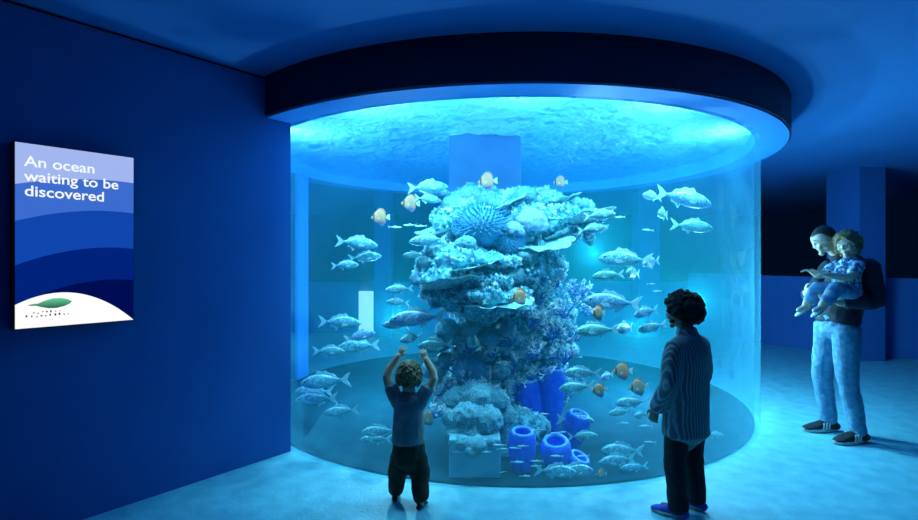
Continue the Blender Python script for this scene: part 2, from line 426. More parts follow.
# low walls and columns of the dark hall beyond
def seg_wall(name, a, b, th, z1, m):
    a = Vector((*a, 0)); b = Vector((*b, 0)); d = (b-a).normalized(); n = Vector((-d.y, d.x, 0))*th
    mb = MB(); mb.prism([a, b, b+n, a+n], (0, 0, z1)); return struct(mb.build(name, m, smooth=False))
seg_wall('wall_right', (6.30, 8.0), (9.6, 6.9), .25, 1.22, M['wall'])
seg_wall('wall_right_inner', (4.9, 10.75), (6.13, 8.64), -.25, 1.22, M['wall'])
seg_wall('wall_back', (-8.5, 10.75), (4.9, 10.75), .25, 1.05, M['wall'])
mb = MB(); mb.box((5.95, 7.72, 0), (6.33, 8.42, CEIL)); struct(mb.build('pillar', M['wall'], smooth=False))
for px, w in ((384, .34), (645, .42)):
    c = at(px, 260, 10.3)
    mb = MB(); mb.box((c.x-w/2, c.y-w/2, 0), (c.x+w/2, c.y+w/2, CEIL)); struct(mb.build('pillar', M['wall'], smooth=False))

# ------------------------------------------------------------------ aquarium
tank = empty('aquarium_tank', (TX, TY, 0))
tag(tank, 'huge round floor-to-ceiling aquarium with curved clear acrylic wall', 'aquarium')
mb = MB(); mb.lathe([(TR, 0.0), (TR, SOFFIT), (TR-.05, SOFFIT), (TR-.05, 0.0)], 160); mb.build('acrylic_panel', M['acrylic'], tank)
mb = MB(); mb.lathe([(0.001, 0.002), (TR-.052, .002), (TR-.052, .025), (0.001, .025)], 128); mb.build('tank_floor', M['tankfloor'], tank)
mb = MB(); mb.lathe([(2.795, SOFFIT), (2.795, SOFFIT+.012), (2.695, SOFFIT+.013), (2.6, CEIL), (2.535, CEIL), (2.535, SOFFIT)], 128)
o = mb.build('top_rim', M['rim'], tank, smooth=False)
a_l = math.atan2(6.5-TY, -2.03-TX)
a_c = math.atan2(at(292, 260, 6.55).y-TY, at(292, 260, 6.55).x-TX)
mb = MB(); mb.lathe([(TR-.053, .026), (TR-.053, SOFFIT-.002), (TR-.09, SOFFIT-.002), (TR-.09, .026)], 10, (0, 0), a0=a_c-.052, a1=a_c+.05)
mb.build('side_panel', M['side'], tank, smooth=False)

# the water: one body with a rippled top
mb = MB(); nr, na = 150, 420; RW = TR-.056
vv = []; ff = []; mi = []
def wave(x, y):
    p = Vector((x*2.4, y*2.4, 0.3))
    return WATER+.02*noise.noise(p)+.018*noise.noise(p*2.2)+.014*noise.noise(p*4.6)+.008*noise.noise(p*9.5)
vv.append((0, 0, wave(TX, TY)))
for i in range(1, nr+1):
    r = RW*i/nr
    for j in range(na):
        a = 2*PI*j/na; x, y = r*math.cos(a), r*math.sin(a); vv.append((x, y, wave(x+TX, y+TY)))
for j in range(na): ff.append((0, 1+j, 1+(j+1) % na)); mi.append(1)
for i in range(1, nr):
    for j in range(na):
        a, b = 1+(i-1)*na+j, 1+(i-1)*na+(j+1) % na
        ff.append((a, a+na, b+na, b)); mi.append(1)
base = len(vv)
for j in range(na):
    a = 2*PI*j/na; vv.append((RW*math.cos(a), RW*math.sin(a), .027))
top0 = 1+(nr-1)*na
for j in range(na):
    k = (j+1) % na; ff.append((top0+j, base+j, base+k, top0+k)); mi.append(0)
ff.append(tuple(base+j for j in range(na))[::-1]); mi.append(0)
mb.v = vv; mb.f = ff; mb.m = mi
w = mb.build('tank_water', [M['waterbody'], M['watertop']], loc=(TX, TY, 0))
tag(w, 'clear blue water filling the round aquarium, rippled at the top', 'water', kind='stuff')

# pale square pillar standing in the water behind the reef
p0 = at(449, 260, 4.98); p1 = at(521, 260, 4.98)
mb = MB(); mb.box((p0.x, 4.98, .026), (p1.x, 5.66, WATER+.1)); o = mb.build('pillar', M['pillar'], smooth=False, bevel=.01); struct(o)

# ------------------------------------------------------------------ reef
mb = MB()
def blob(px, py, Y, wpx, hpx, dep, seg=20, rings=14):
    c = at(px, py, Y); k = Y/F
    mb.ellipsoid(c, (wpx*k, dep, hpx*k), seg, rings)
# upper mass
blob(500, 226, 4.62, 58, 32, .42); blob(466, 220, 4.5, 36, 20, .3); blob(552, 222, 4.55, 44, 22, .32)
blob(578, 228, 4.5, 30, 7, .22); blob(530, 205, 4.62, 36, 14, .28); blob(596, 217, 4.5, 14, 5, .12)
blob(470, 198, 4.75, 24, 12, .18)
# left overhang of stacked ledges
blob(474, 262, 4.32, 54, 15, .46); blob(466, 280, 4.25, 54, 11, .48); blob(474, 295, 4.25, 56, 10, .5); blob(488, 307, 4.3, 46, 7, .42)
blob(520, 268, 4.5, 46, 26, .4); blob(432, 272, 4.25, 17, 20, .2)
# stem down to the floor and the right buttress
blob(492, 345, 4.62, 40, 42, .34); blob(500, 400, 4.6, 44, 45, .4); blob(545, 330, 4.72, 32, 48, .3); blob(540, 385, 4.75, 30, 40, .3); blob(505, 300, 4.6, 50, 40, .3)
blob(478, 372, 4.4, 30, 22, .24)
# foot in front
blob(478, 418, 3.98, 34, 20, .22); blob(470, 436, 3.9, 20, 22, .2); blob(505, 432, 4.2, 40, 24, .3); blob(462, 400, 4.25, 20, 26, .2)
def rock_fn(p, n):
    d = .05*noise.noise(p*4.2)+.035*noise.noise(p*9)+.02*noise.noise(p*21)
    lay = .02*math.sin(p.z*46+3*noise.noise(p*2.0))
    return p+n*(d+lay*.6)
rock = mb.remeshed('reef_rock', M['rock'], .02, smooth=2, fn=rock_fn)
tag(rock, 'tall craggy reef rock of stacked ledges rising in the middle of the aquarium', 'rock')
# drop to floor: foot block of the reef
mb = MB(); c0 = at(449, 260, 3.5); c1 = at(501, 260, 3.5)
mb.box((c0.x, 3.5, .026), (c1.x, 3.95, .29)); pl = mb.build('stone_plinth', M['plinth'], smooth=False, bevel=.012)
tag(pl, 'pale square stone plinth at the foot of the reef near the front glass', 'plinth')

# crust of tiny polyps over the rock (nobody could count them)
me = rock.data; me.calc_loop_triangles()
polys = [p for p in me.polygons]
mb = MB(); PT = [(0, 0, 1.1), (1, 0, 0), (.3, .95, .15), (-.8, .6, 0), (-.8, -.6, .1), (.3, -.95, 0)]
PF = [(0, 1, 2), (0, 2, 3), (0, 3, 4), (0, 4, 5), (0, 5, 1)]
for k in range(15000):
    p = polys[rnd.randrange(len(polys))]
    c = p.center; n = p.normal
    if n.y > .5 or c.z < .1: continue
    dens = noise.noise(c*3.1)+.35+.5*max(n.z, -.4)
    if c.z < 1.0: dens -= .25
    if rnd.random() > dens+.35: continue
    s_ = rnd.uniform(.008, .026)
    q = n.to_track_quat('Z', 'Y').to_matrix() @ Matrix.Rotation(rnd.uniform(0, 6.28), 3, 'Z')
    mb.add([c+q @ Vector((a*s_*rnd.uniform(.7, 1.3), b*s_*rnd.uniform(.7, 1.3), (z*1.3-.2)*s_)) for a, b, z in PT], PF)
o = mb.build('coral_polyps', M['polyp'], smooth=False, fix=False)
tag(o, 'crust of pale turquoise polyps covering the tall reef rock', 'coral polyps', kind='stuff')

# --- coral kinds
def bushy_mesh(seed, mat, lump=5.0, amp=.24, sub=4):
    bm = bmesh.new(); bmesh.ops.create_icosphere(bm, subdivisions=sub, radius=1)
    off = Vector((seed*3.1, seed*1.7, 0))
    for v in bm.verts:
        d = v.co.copy()
        cell = noise.voronoi(d*lump+off)[0][0]
        k = 1+amp*(.7-cell)+.14*noise.noise(d*2.2+off)+.05*noise.noise(d*14+off)
        v.co = d*k
        if v.co.z < -.35: v.co.z = -.35+(v.co.z+.35)*.3
    me = bpy.data.meshes.new('coral_head'); bm.to_mesh(me); bm.free()
    me.materials.append(mat); me.polygons.foreach_set('use_smooth', [True]*len(me.polygons)); return me
def spiky_mesh(mat):
    mb = MB(); mb.ellipsoid((0, 0, 0), (.9, .9, .9), 20, 14)
    for k in range(420):
        z = 1-2*(k+.5)/420
        if z < -.4: continue
        r = math.sqrt(1-z*z); a = k*2.399963
        d = Vector((r*math.cos(a), r*math.sin(a), z)); d2 = (d+Vector((rnd.uniform(-.2, .2), rnd.uniform(-.2, .2), rnd.uniform(-.2, .2)))).normalized()
        mb.tube([d*.84, d*.86+d2*.12, d*.88+d2*.24], [.032, .03, .018], 5, cap=1)
    return mb.mesh('spiky_dome_coral', mat)
def staghorn_mesh(seed, mat):
    r_ = random.Random(seed); mb = MB(); tips = []
    def grow(p, d, ln, ra, dep, t):
        mid = p+d*ln*.5+Vector((r_.uniform(-1, 1), r_.uniform(-1, 1), r_.uniform(-1, 1)))*ln*.1
        q = p+d*ln
        n0 = len(mb.v); mb.tube([p, mid, q], [ra, ra*.85, ra*.65], 5, cap=1)
        t1 = min(1, t+1/5.0)
        m = len(mb.v)-n0
        tips.extend([t+(t1-t)*i/(m-1) for i in range(m)])
        if dep == 0: return
        for k in range(r_.choice((2, 3, 3))):
            nd = (d+Vector((r_.uniform(-1, 1), r_.uniform(-1, 1), r_.uniform(-.55, .95)))*.95).normalized()
            grow(q, nd, ln*r_.uniform(.62, .95), ra*.74, dep-1, t1)
    for k in range(5):
        a = 2*PI*k/5+r_.uniform(-.4, .4)
        grow(Vector((0, 0, 0)), Vector((math.cos(a)*.8, math.sin(a)*.8, r_.uniform(.3, 1))).normalized(), .36, .064, 4 if k < 3 else 3, 0.0)
    me = mb.mesh('staghorn_coral', mat, fix=False)
    at_ = me.attributes.new('tip', 'FLOAT', 'POINT'); at_.data.foreach_set('value', tips)
    return me
def plate_objs(seed):
    r_ = random.Random(seed); mb = MB(); nr, na = 14, 48; vv = [(0, 0, .05)]; ff = []
    up = []
    def edge(a): return 1+.22*noise.noise(Vector((math.cos(a)*1.6+seed, math.sin(a)*1.6, 0)))+.06*math.sin(a*11+seed)
    top = []; bot = []
    for i in range(1, nr+1):
        for j in range(na):
            a = 2*PI*j/na; r = i/nr*edge(a)
            z = .05+.13*(i/nr)**2+.05*noise.noise(Vector((r*math.cos(a)*4+seed, r*math.sin(a)*4, 1)))*(i/nr)+.03*math.sin(a*9+seed)*(i/nr)**3
            top.append((r*math.cos(a), r*math.sin(a), z+.02*noise.noise(Vector((r*math.cos(a)*14, r*math.sin(a)*14, seed)))))
            bot.append((r*math.cos(a)*.99, r*math.sin(a)*.99, z-.07*(1.25-i/nr)))
    vv = [(0, 0, .05)]+top+[(0, 0, -.05)]+bot; B = 1+nr*na
    for j in range(na):
        k = (j+1) % na
        ff += [(0, 1+j, 1+k), (B, B+1+k, B+1+j)]
        for i in range(nr-1):
            a, b = 1+i*na+j, 1+i*na+k; ff.append((a, a+na, b+na, b))
            a, b = B+1+i*na+j, B+1+i*na+k; ff.append((a, b, b+na, a+na))
        a, b = 1+(nr-1)*na+j, 1+(nr-1)*na+k; ff.append((a, a+B, b+B, b))
    mb.add(vv, ff); me1 = mb.mesh('plate', M['plate'])
    mb = MB(); mb.tube([(0, 0, -.5), (.03, 0, -.25), (0, 0, .0)], [.2, .15, .28], 10, cap=1); me2 = mb.mesh('stem', M['rock'])
    return me1, me2
def put(name, me, loc, sc, rot, label, cat, group=None):
    o = bpy.data.objects.new(name, me); COL.objects.link(o); o.location = loc
    o.scale = sc if isinstance(sc, (tuple, list)) else (sc, sc, sc); o.rotation_euler = rot
    tag(o, label, cat, group); return o

bush = [bushy_mesh(k, M['bushy']) for k in range(3)]
lil = bushy_mesh(8, M['lilac'], 4, .2)
spk = spiky_mesh(M['anem'])
stag = [staghorn_mesh(20+k, M['stag']) for k in range(4)]
plates = [plate_objs(k) for k in range(3)]
def plate(px, py, Y, rpx, label, rot=(0, 0, 0), k=0, flat=1.0, group=None):
    e = empty('table_coral', at(px, py, Y)); e.rotation_euler = rot; s_ = rpx*Y/F; e.scale = (s_, s_*.8, s_*flat)
    tag(e, label, 'coral', group)
    a = bpy.data.objects.new('plate', plates[k][0]); COL.objects.link(a); a.parent = e
    b = bpy.data.objects.new('stem', plates[k][1]); COL.objects.link(b); b.parent = e
# plates reaching out of the top of the reef
plate(585, 224, 4.35, 34, 'wide pale table coral reaching furthest right from the reef top', (R(-14), R(-10), .3), 0)
plate(560, 204, 4.45, 26, 'small bright table coral above the wide one at the reef top right', (R(-16), R(-8), 1.2), 1)
plate(540, 246, 4.25, 36, 'bright frilled table coral under the wide one, right of the reef middle', (R(-16), R(-12), 2.1), 2)
plate(560, 236, 4.35, 22, 'slanting table coral between the wide one and the frilled one', (R(-14), R(-24), .4), 1)
plate(502, 206, 4.4, 34, 'slanted lilac-tinged table coral at the very top of the reef under an orange fish', (R(-20), R(-16), 1.5), 0)
plate(440, 232, 4.4, 24, 'pale table coral on the upper left edge of the reef', (R(-16), R(10), 2.8), 2)
plate(470, 268, 4.0, 36, 'upper ledge-like table coral of the left overhang', (R(-12), 0, 2.2), 1, .8)
plate(455, 288, 3.95, 40, 'middle ledge-like table coral of the left overhang', (R(-12), R(3), .9), 0, .8)
plate(488, 304, 3.95, 42, 'lowest ledge-like table coral of the left overhang', (R(-12), R(-3), 2.9), 2, .8)
# domes and bushes
def bushy(px, py, Y, rpx, label, me=None, sq=.85, group=None, name='bushy_coral'):
    s_ = rpx*Y/F
    return put(name, me or bush[rnd.randrange(3)], at(px, py, Y), (s_, s_, s_*sq), (rnd.uniform(-.4, .1), rnd.uniform(-.3, .3), rnd.uniform(0, 6)), label, 'coral', group)
bushy(482, 226, 4.2, 27, 'big spiky dome coral on the upper left of the reef', spk, .9, name='spiky_coral')
bushy(508, 242, 4.2, 16, 'small spiky dome coral right below the big dome', spk, .9, name='spiky_coral')
bushy(470, 372, 4.1, 17, 'spiky dome coral low on the dim stem of the reef', spk, .9, name='spiky_coral')
bushy(530, 222, 4.25, 17, 'lilac soft coral mound on the upper right of the reef', lil, .8, name='soft_coral')
bushy(513, 231, 4.15, 11, 'small greenish-lilac soft coral lump at the reef centre', lil, .8, name='soft_coral')
bushy(545, 200, 4.5, 13, 'lilac soft coral tuft at the top right edge of the reef', lil, .8, name='soft_coral')
G1 = 'pale bushy corals on the left overhang'
for px, py, r in ((428, 262, 12), (423, 280, 12), (436, 250, 12), (452, 256, 12), (446, 274, 13), (432, 296, 12), (462, 284, 12), (480, 296, 12), (498, 288, 13), (512, 276, 13), (478, 262, 12), (496, 262, 11), (520, 294, 11), (450, 302, 11), (466, 246, 11), (526, 258, 12)):
    bushy(px, py, 4.0 + .012*abs(px-470)/4, r, 'pale bushy coral knob on the bright left overhang of the reef', group=G1)
G2 = 'bushy corals along the reef crest'
for px, py, r in ((455, 206, 13), (470, 197, 12), (486, 200, 10), (524, 196, 11), (556, 212, 11), (444, 222, 11), (575, 206, 10), (541, 232, 11)):
    bushy(px, py, 4.4, r, 'turquoise bushy coral knob along the crest of the reef', group=G2)
G3 = 'bushy corals on the reef foot'
for px, py, r, Y in ((460, 402, 13, 3.85), (476, 398, 14, 3.8), (494, 402, 12, 3.85), (470, 416, 13, 3.7), (486, 420, 13, 3.7), (456, 420, 11, 3.75), (502, 416, 11, 3.9), (448, 408, 10, 3.9), (472, 432, 12, 3.68), (456, 434, 9, 3.7), (488, 436, 9, 3.68), (463, 444, 7, 3.53), (478, 446, 8, 3.52), (492, 443, 6, 3.54), (471, 452, 6, 3.5)):
    bushy(px, py-1, Y, r*1.22, 'bushy coral knob on the low mound over the stone plinth', group=G3)
G4 = 'dim bushy corals on the reef stem'
for px, py, r in ((455, 340, 11), (470, 330, 12), (488, 338, 12), (462, 355, 11), (484, 356, 10), (500, 370, 11), (456, 384, 11), (490, 385, 11), (446, 360, 9), (506, 330, 10), (438, 346, 12), (434, 370, 12), (441, 386, 12), (448, 330, 12), (444, 402, 10)):
    bushy(px, py, 4.2, r, 'dim bushy coral knob on the stem under the left overhang', group=G4)
# branching corals down the right flank
G5 = 'branching corals on the right flank'
k = 0
for px, py, Y, r in ((556, 282, 4.4, 26), (578, 292, 4.45, 22), (536, 298, 4.3, 24), (566, 312, 4.35, 26), (530, 322, 4.25, 24), (552, 334, 4.3, 26), (578, 334, 4.4, 20), (510, 340, 4.2, 22), (536, 352, 4.25, 24), (564, 358, 4.3, 24), (514, 366, 4.2, 22), (544, 376, 4.25, 22), (574, 374, 4.4, 16), (520, 388, 4.2, 20), (500, 394, 4.15, 18), (586, 310, 4.5, 16), (492, 352, 4.15, 17)):
    s_ = r*Y/F*.82
    put('branching_coral', stag[k % 4], at(px, py+6, Y), s_, (R(25)+rnd.uniform(-.3, .3), rnd.uniform(-.4, .4), rnd.uniform(0, 6)), 'blue branching coral with white tips on the right flank of the reef', 'coral', G5); k += 1
G6 = 'branching corals on the reef stem'
for px, py, Y, r in ((452, 372, 4.15, 17), (470, 352, 4.12, 16), (440, 396, 4.0, 14), (482, 376, 4.12, 16), (448, 388, 3.95, 14), (466, 384, 3.95, 14), (484, 390, 3.9, 13)):
    put('branching_coral', stag[k % 4], at(px, py, Y), r*Y/F*.8, (R(25), rnd.uniform(-.4, .4), rnd.uniform(0, 6)), 'branching coral with pale tips on the dim left stem of the reef', 'coral', G6); k += 1
put('branching_coral', stag[1], at(435, 418, 3.7), 14*3.7/F, (R(10), .2, 1.0), 'pale ring-like branching coral beside the plinth mound, behind the toddler', 'coral')

# tube sponges: hollow, with a pale lip
def sponge(px, pyt, pyb, Y, wpx, label, lean=(0, 0)):
    b = at(px, pyb, Y); b.z = max(b.z, .03); t = at(px, pyt, Y); h = t.z-b.z; r = wpx/2*Y/F
    e = empty('tube_sponge', (b.x, b.y, b.z)); e.rotation_euler = (lean[0], lean[1], 0); tag(e, label, 'sponge')
    mb = MB(); pr = [(.62, 0), (.8, .12), (.95, .35), (1.03, .6), (1.0, .85), (.86, .97), (.78, 1.0), (.62, .99), (.6, .9), (.6, .5), (.001, .45), (.001, 0)]
    def f(v):
        x, y, z = v; n = 1+.06*noise.noise(Vector((x*9, y*9, z*6+px)))+.03*math.sin(math.atan2(y, x)*9)
        return (x*n, y*n, z)
    mb.lathe([(q*r, z*h) for q, z in pr], 28); mb.v = [f(v) for v in mb.v]
    mb.build('body', M['sponge'], e)
    mb = MB(); mb.lathe([((.72+.13*math.cos(a))*r, h*.985+.13*r*math.sin(a)) for a in [2*PI*q/8 for q in range(8)]], 28); mb.v = [f(v) for v in mb.v]
    mb.build('lip', M['spongerim'], e)
sponge(522, 429, 490, 3.64, 27, 'blue tube sponge with a pale open mouth next to the plinth', (R(8), 0))
sponge(556, 438, 484, 3.72, 30, 'wide blue tube sponge with a large open mouth in the front of the clump', (R(14), R(-4)))
sponge(569, 410, 452, 4.1, 24, 'blue tube sponge leaning right behind the wide one', (R(12), R(14)))
sponge(528, 378, 445, 4.36, 28, 'tall dark blue tube sponge behind the one by the plinth', (R(4), R(-3)))
sponge(549, 368, 445, 4.42, 26, 'tallest blue tube sponge, under the branching corals', (0, R(3)))
sponge(574, 454, 490, 3.68, 24, 'stubby blue tube sponge leaning over at the right end of the clump', (R(14), R(24)))

# ------------------------------------------------------------------ fish
def fin(mb, pts, th=.012):
    mb.prism([(x, -th/2, z) for x, z in pts], (0, th, 0))
def loft_fish(prof, seg=14):
    """prof: (x, half height, half width, z centre)"""
    mb = MB(); n = len(prof); vv = []; ff = []
    for x, h, w_, zc in prof:
        for j in range(seg):
            a = 2*PI*j/seg; vv.append((x, w_*math.cos(a), zc+h*math.sin(a)))
    for i in range(n-1):
        for j in range(seg): ff.append((i*seg+j, i*seg+(j+1) % seg, (i+1)*seg+(j+1) % seg, (i+1)*seg+j))
    ff.append(tuple(range(seg))); ff.append(tuple((n-1)*seg+j for j in range(seg)))
    mb.add(vv, ff); return mb
def smoothprof(p, k=4):
    out = []
    for i in range(len(p)-1):
        a, b, c, d = p[max(i-1, 0)], p[i], p[i+1], p[min(i+2, len(p)-1)]
        for q in range(k):
            t = q/k
            out.append(tuple(.5*(2*b[m]+(c[m]-a[m])*t+(2*a[m]-5*b[m]+4*c[m]-d[m])*t*t+(3*b[m]-a[m]-3*c[m]+d[m])*t**3) for m in range(4)))
    out.append(p[-1]); return out
def make_silver(mat):
    P = smoothprof([(-.34, .022, .012, 0), (-.28, .035, .02, 0), (-.1, .105, .05, .0), (.1, .145, .07, .0), (.28, .13, .07, -.005), (.4, .085, .05, -.012), (.48, .035, .025, -.02), (.5, .008, .008, -.022)])
    o = loft_fish(P).build('silver_fish', mat)
    t = MB(); fin(t, [(-.32, .02), (-.42, .1), (-.52, .15), (-.45, .02), (-.44, 0), (-.45, -.02), (-.52, -.15), (-.42, -.1), (-.32, -.02)]); t.build('tail_fin', M['fin'], o, smooth=False)
    t = MB(); fin(t, [(.2, .13), (.13, .22), (.06, .185), (-.02, .2), (-.1, .15), (-.18, .13), (-.24, .06), (-.1, .08), (.1, .12)]); t.build('dorsal_fin', M['fin'], o, smooth=False)
    t = MB(); fin(t, [(-.02, -.11), (-.08, -.2), (-.13, -.13), (-.22, -.1), (-.22, -.05), (-.1, -.08)]); t.build('anal_fin', M['fin'], o, smooth=False)
    for s_ in (1, -1):
        t = MB(); t.prism([(.22, s_*.066, -.03), (.1, s_*.12, -.01), (.05, s_*.135, -.07), (.17, s_*.08, -.08)], (0, .008, 0)); t.build('pectoral_fin', M['fin'], o, smooth=False)
        t = MB(); t.ellipsoid((.385, s_*.047, .018), (.02, .012, .02), 8, 6); t.build('eye', M['eye'], o)
    return o
def make_butter():
    P = smoothprof([(-.36, .05, .02, 0), (-.3, .1, .03, 0), (-.18, .3, .06, 0), (.0, .4, .085, 0), (.16, .36, .085, 0), (.3, .22, .07, -.01), (.4, .1, .045, -.03), (.5, .03, .02, -.05)])
    o = loft_fish(P, 18).build('butterfly_fish', M['butter'])
    t = MB(); fin(t, [(-.34, .05), (-.43, .13), (-.56, .18), (-.54, 0), (-.56, -.18), (-.43, -.13), (-.34, -.05)], .02); t = t.build('tail_fin', M['white'], o, smooth=False); t['label'] = 'white tail fin'
    t = MB(); fin(t, [(.18, .36), (.08, .47), (-.06, .5), (-.2, .45), (-.3, .3), (-.32, .1), (-.2, .26), (0, .38)], .02); t.build('dorsal_fin', M['butter'], o, smooth=False)
    t = MB(); fin(t, [(.02, -.38), (-.1, -.5), (-.24, -.44), (-.32, -.26), (-.32, -.1), (-.2, -.26)], .02); t.build('anal_fin', M['butter'], o, smooth=False)
    for s_ in (1, -1):
        t = MB(); t.prism([(.14, s_*.08, -.05), (.02, s_*.14, -.02), (.0, s_*.14, -.14), (.1, s_*.09, -.14)], (0, .01, 0)); t.build('pectoral_fin', M['white'], o, smooth=False)
        t = MB(); t.ellipsoid((.32, s_*.062, .05), (.035, .02, .035), 8, 6); t.build('eye', M['eye'], o)
    return o
def make_slender():
    P = smoothprof([(-.36, .012, .008, 0), (-.2, .04, .025, 0), (.1, .07, .045, 0), (.35, .05, .04, 0), (.5, .006, .006, 0)], 3)
    o = loft_fish(P, 8).build('slender_fish', M['slender'])
    t = MB(); fin(t, [(-.34, .012), (-.5, .11), (-.43, 0), (-.5, -.11), (-.34, -.012)]); t.build('tail_fin', M['slender'], o, smooth=False)
    t = MB(); fin(t, [(.12, .06), (.0, .14), (-.1, .05)]); t.build('dorsal_fin', M['slender'], o, smooth=False)
    return o
protos = {}
def place(kind, maker, px, py, lpx, d, head, pitch, label, group, yaw=0):
    """head: +1 looks to the photo's right, -1 left; yaw turns it towards or away from the viewer"""
    if kind not in protos: o = protos[kind] = maker(); 
    else: o = copy_tree(protos[kind])
    Y = min(near(px)+d, 5.9 if d < 9 else 9)
    o.location = at(px, py, Y); o.location.z = max(o.location.z, .03+.2*lpx*Y/F)
    s_ = lpx*Y/F/max(.45, abs(math.cos(yaw)))
    o.scale = (s_, s_, s_)
    rz = (0 if head > 0 else PI)+yaw
    o.rotation_euler = (0, pitch if head > 0 else -pitch if False else pitch, rz)
    cat = 'fish'
    tag(o, label, cat, group)
    return o
SG = 'silver fish in the tank'
S = [  # px, py, length, depth behind glass, heading, pitch deg, skin, label, yaw deg
 (357,243,42,.7,1,6,'s','uppermost of three silver fish at mid height near the tank\'s left edge',0),
 (365,257,32,.8,1,-6,'s','middle of three silver fish at mid height near the tank\'s left edge',12),
 (345,265,27,.6,1,-4,'s','lowest of three silver fish at mid height near the tank\'s left edge',0),
 (340,322,42,.7,1,2,'s','topmost of the four silver fish left of the glowing panel\'s foot',0),
 (360,336,30,.8,1,-12,'l','second silver fish down, just under the glowing panel\'s foot',15),
 (358,346,42,.9,-1,2,'s','third silver fish down, below the glowing reflection, facing left',10),
 (329,351,32,.6,1,0,'g','greenish silver fish swimming right, above the group at the tank\'s lower left corner',0),
 (325,381,50,.5,-1,4,'s','large silver fish on top of the lower left corner group, tail to the right',0),
 (314,391,36,.6,-1,-5,'l','silver fish under the large one in the lower left corner group',10),
 (316,399,42,.5,-1,2,'s','lowest silver fish in the lower left corner group beside the wall end',0),
 (341,411,34,.4,-1,5,'s','single silver fish just below the lower left corner group',0),
 (379,431,36,.3,-1,2,'s','upper silver fish beside the toddler\'s left trouser leg',0),
 (376,439,30,.4,-1,-4,'s','lower silver fish beside the toddler\'s left trouser leg',10),
 (428,187,40,.8,1,-3,'s','silver fish left of the pale pillar\'s top, above the rest of its group',0),
 (438,193,24,.9,1,-6,'l','short silver fish tucked under the topmost one left of the pale pillar',25),
 (428,199,26,.8,1,4,'s','silver fish touching the tail of the upper orange fish left of the pillar',15),
 (428,240,38,.5,-1,4,'s','silver fish left of the reef, higher of the two above the overhang edge',0),
 (414,255,22,.5,-1,-2,'g','small greenish fish at the reef\'s upper left edge, facing left',0),
 (433,252,24,.6,-1,-3,'l','small lilac-silver fish against the reef\'s upper left edge',20),
 (399,289,28,.7,-1,3,'s','higher of two small silver fish left of the overhang',10),
 (398,302,22,.7,-1,-6,'s','lower of two small silver fish left of the overhang',20),
 (417,318,56,.5,-1,3,'l','large lilac-silver fish just under the overhang, above the toddler\'s head',0),
 (396,325,26,.5,-1,-8,'l','lilac-silver fish facing left beside the large one above the toddler',30),
 (411,338,20,.5,-1,0,'s','small round silver fish right above the toddler\'s head',50),
 (435,345,36,.4,-1,3,'g','greenish fish between the toddler\'s right hand and the reef stem',0),
 (684,198,56,.8,1,12,'l','large silver fish at the upper right, topmost of its group, nose sloping down',0),
 (652,196,24,.9,-1,-4,'l','lilac-silver fish left of the large one in the upper right group',30),
 (663,214,20,.8,-1,0,'s','small silver fish seen nearly head-on in the upper right group',55),
 (692,226,42,.7,1,5,'g','pale greenish fish facing right, lowest in the upper right group',0),
 (600,215,32,.5,1,-6,'s','silver fish by the tip of the reef\'s longest coral plate',0),
 (592,229,30,.5,1,-8,'s','silver fish directly under the tip of the reef\'s longest coral plate',10),
 (625,259,54,.7,-1,-4,'s','long silver fish right of the reef, above the boy\'s head and to the left',0),
 (651,262,24,.7,-1,6,'l','stubby lilac-silver fish overlapping the long one left above the boy\'s head',40),
 (608,275,32,.6,-1,4,'g','greenish fish beneath the long one, right of the reef',0),
 (633,273,22,.7,-1,-5,'s','small round fish behind the tail of the greenish one, right of the reef',50),
 (612,302,58,.6,-1,-5,'l','longest silver fish level with the top of the boy\'s hair',0),
 (646,312,30,.6,-1,6,'l','lilac-silver fish just left of the boy\'s hair',30),
 (597,330,44,.5,-1,2,'g','big greenish fish swimming left below the longest silver fish',0),
 (625,328,24,.6,-1,-4,'s','round silver fish behind the tail of the big greenish fish',50),
 (652,327,32,.6,-1,10,'s','silver fish at the height of the boy\'s chin, partly behind him',10),
 (582,373,38,.6,-1,-2,'s','silver fish above and left of the lowest orange fish by the boy',0),
 (607,376,18,.7,-1,0,'l','small round fish between the silver fish and the orange fish left of the boy',45),
 (576,387,36,.5,-1,5,'g','greenish fish below a silver one, left of the lowest orange fish by the boy',0),
 (632,402,34,.6,-1,3,'s','silver fish left of the boy\'s elbow, under the orange fish',0),
 (620,412,24,.5,-1,6,'g','small greenish fish left of the boy\'s hand',0),
 (641,415,18,.6,-1,-8,'s','small round fish touching the boy\'s sleeve near his hand',40),
 (576,420,38,.6,1,3,'s','silver fish swimming right out of the leaning sponge\'s mouth',0),
 (583,436,30,.5,1,-3,'g','greenish fish right of the wide tube sponge',0),
 (622,450,42,.15,-1,-3,'s','large silver fish low on the right, topmost of three near the floor',0),
 (617,460,38,.12,-1,2,'s','middle one of three silver fish low on the right near the floor',10),
 (634,468,28,.06,-1,6,'s','lowest of three silver fish low on the right near the floor',0),
 (556,474,42,.05,1,3,'s','upper of two silver fish gliding over the floor below the sponges',0),
 (574,479,40,.06,1,2,'s','lower of two silver fish gliding over the floor below the sponges',8),
 (714,440,20,.4,1,2,'g','small greenish fish low to the right of the boy',0),
]
for px, py, l, d, hd, pit, sk, lab, yaw in S:
    mk = {'s': lambda: make_silver(M['silver']), 'g': lambda: make_silver(M['green']), 'l': lambda: make_silver(M['lilacfish'])}[sk]
    place('silver'+sk, mk, px, py, l, d, hd, R(pit), lab, 'silver fish schooling round the reef', R(yaw))
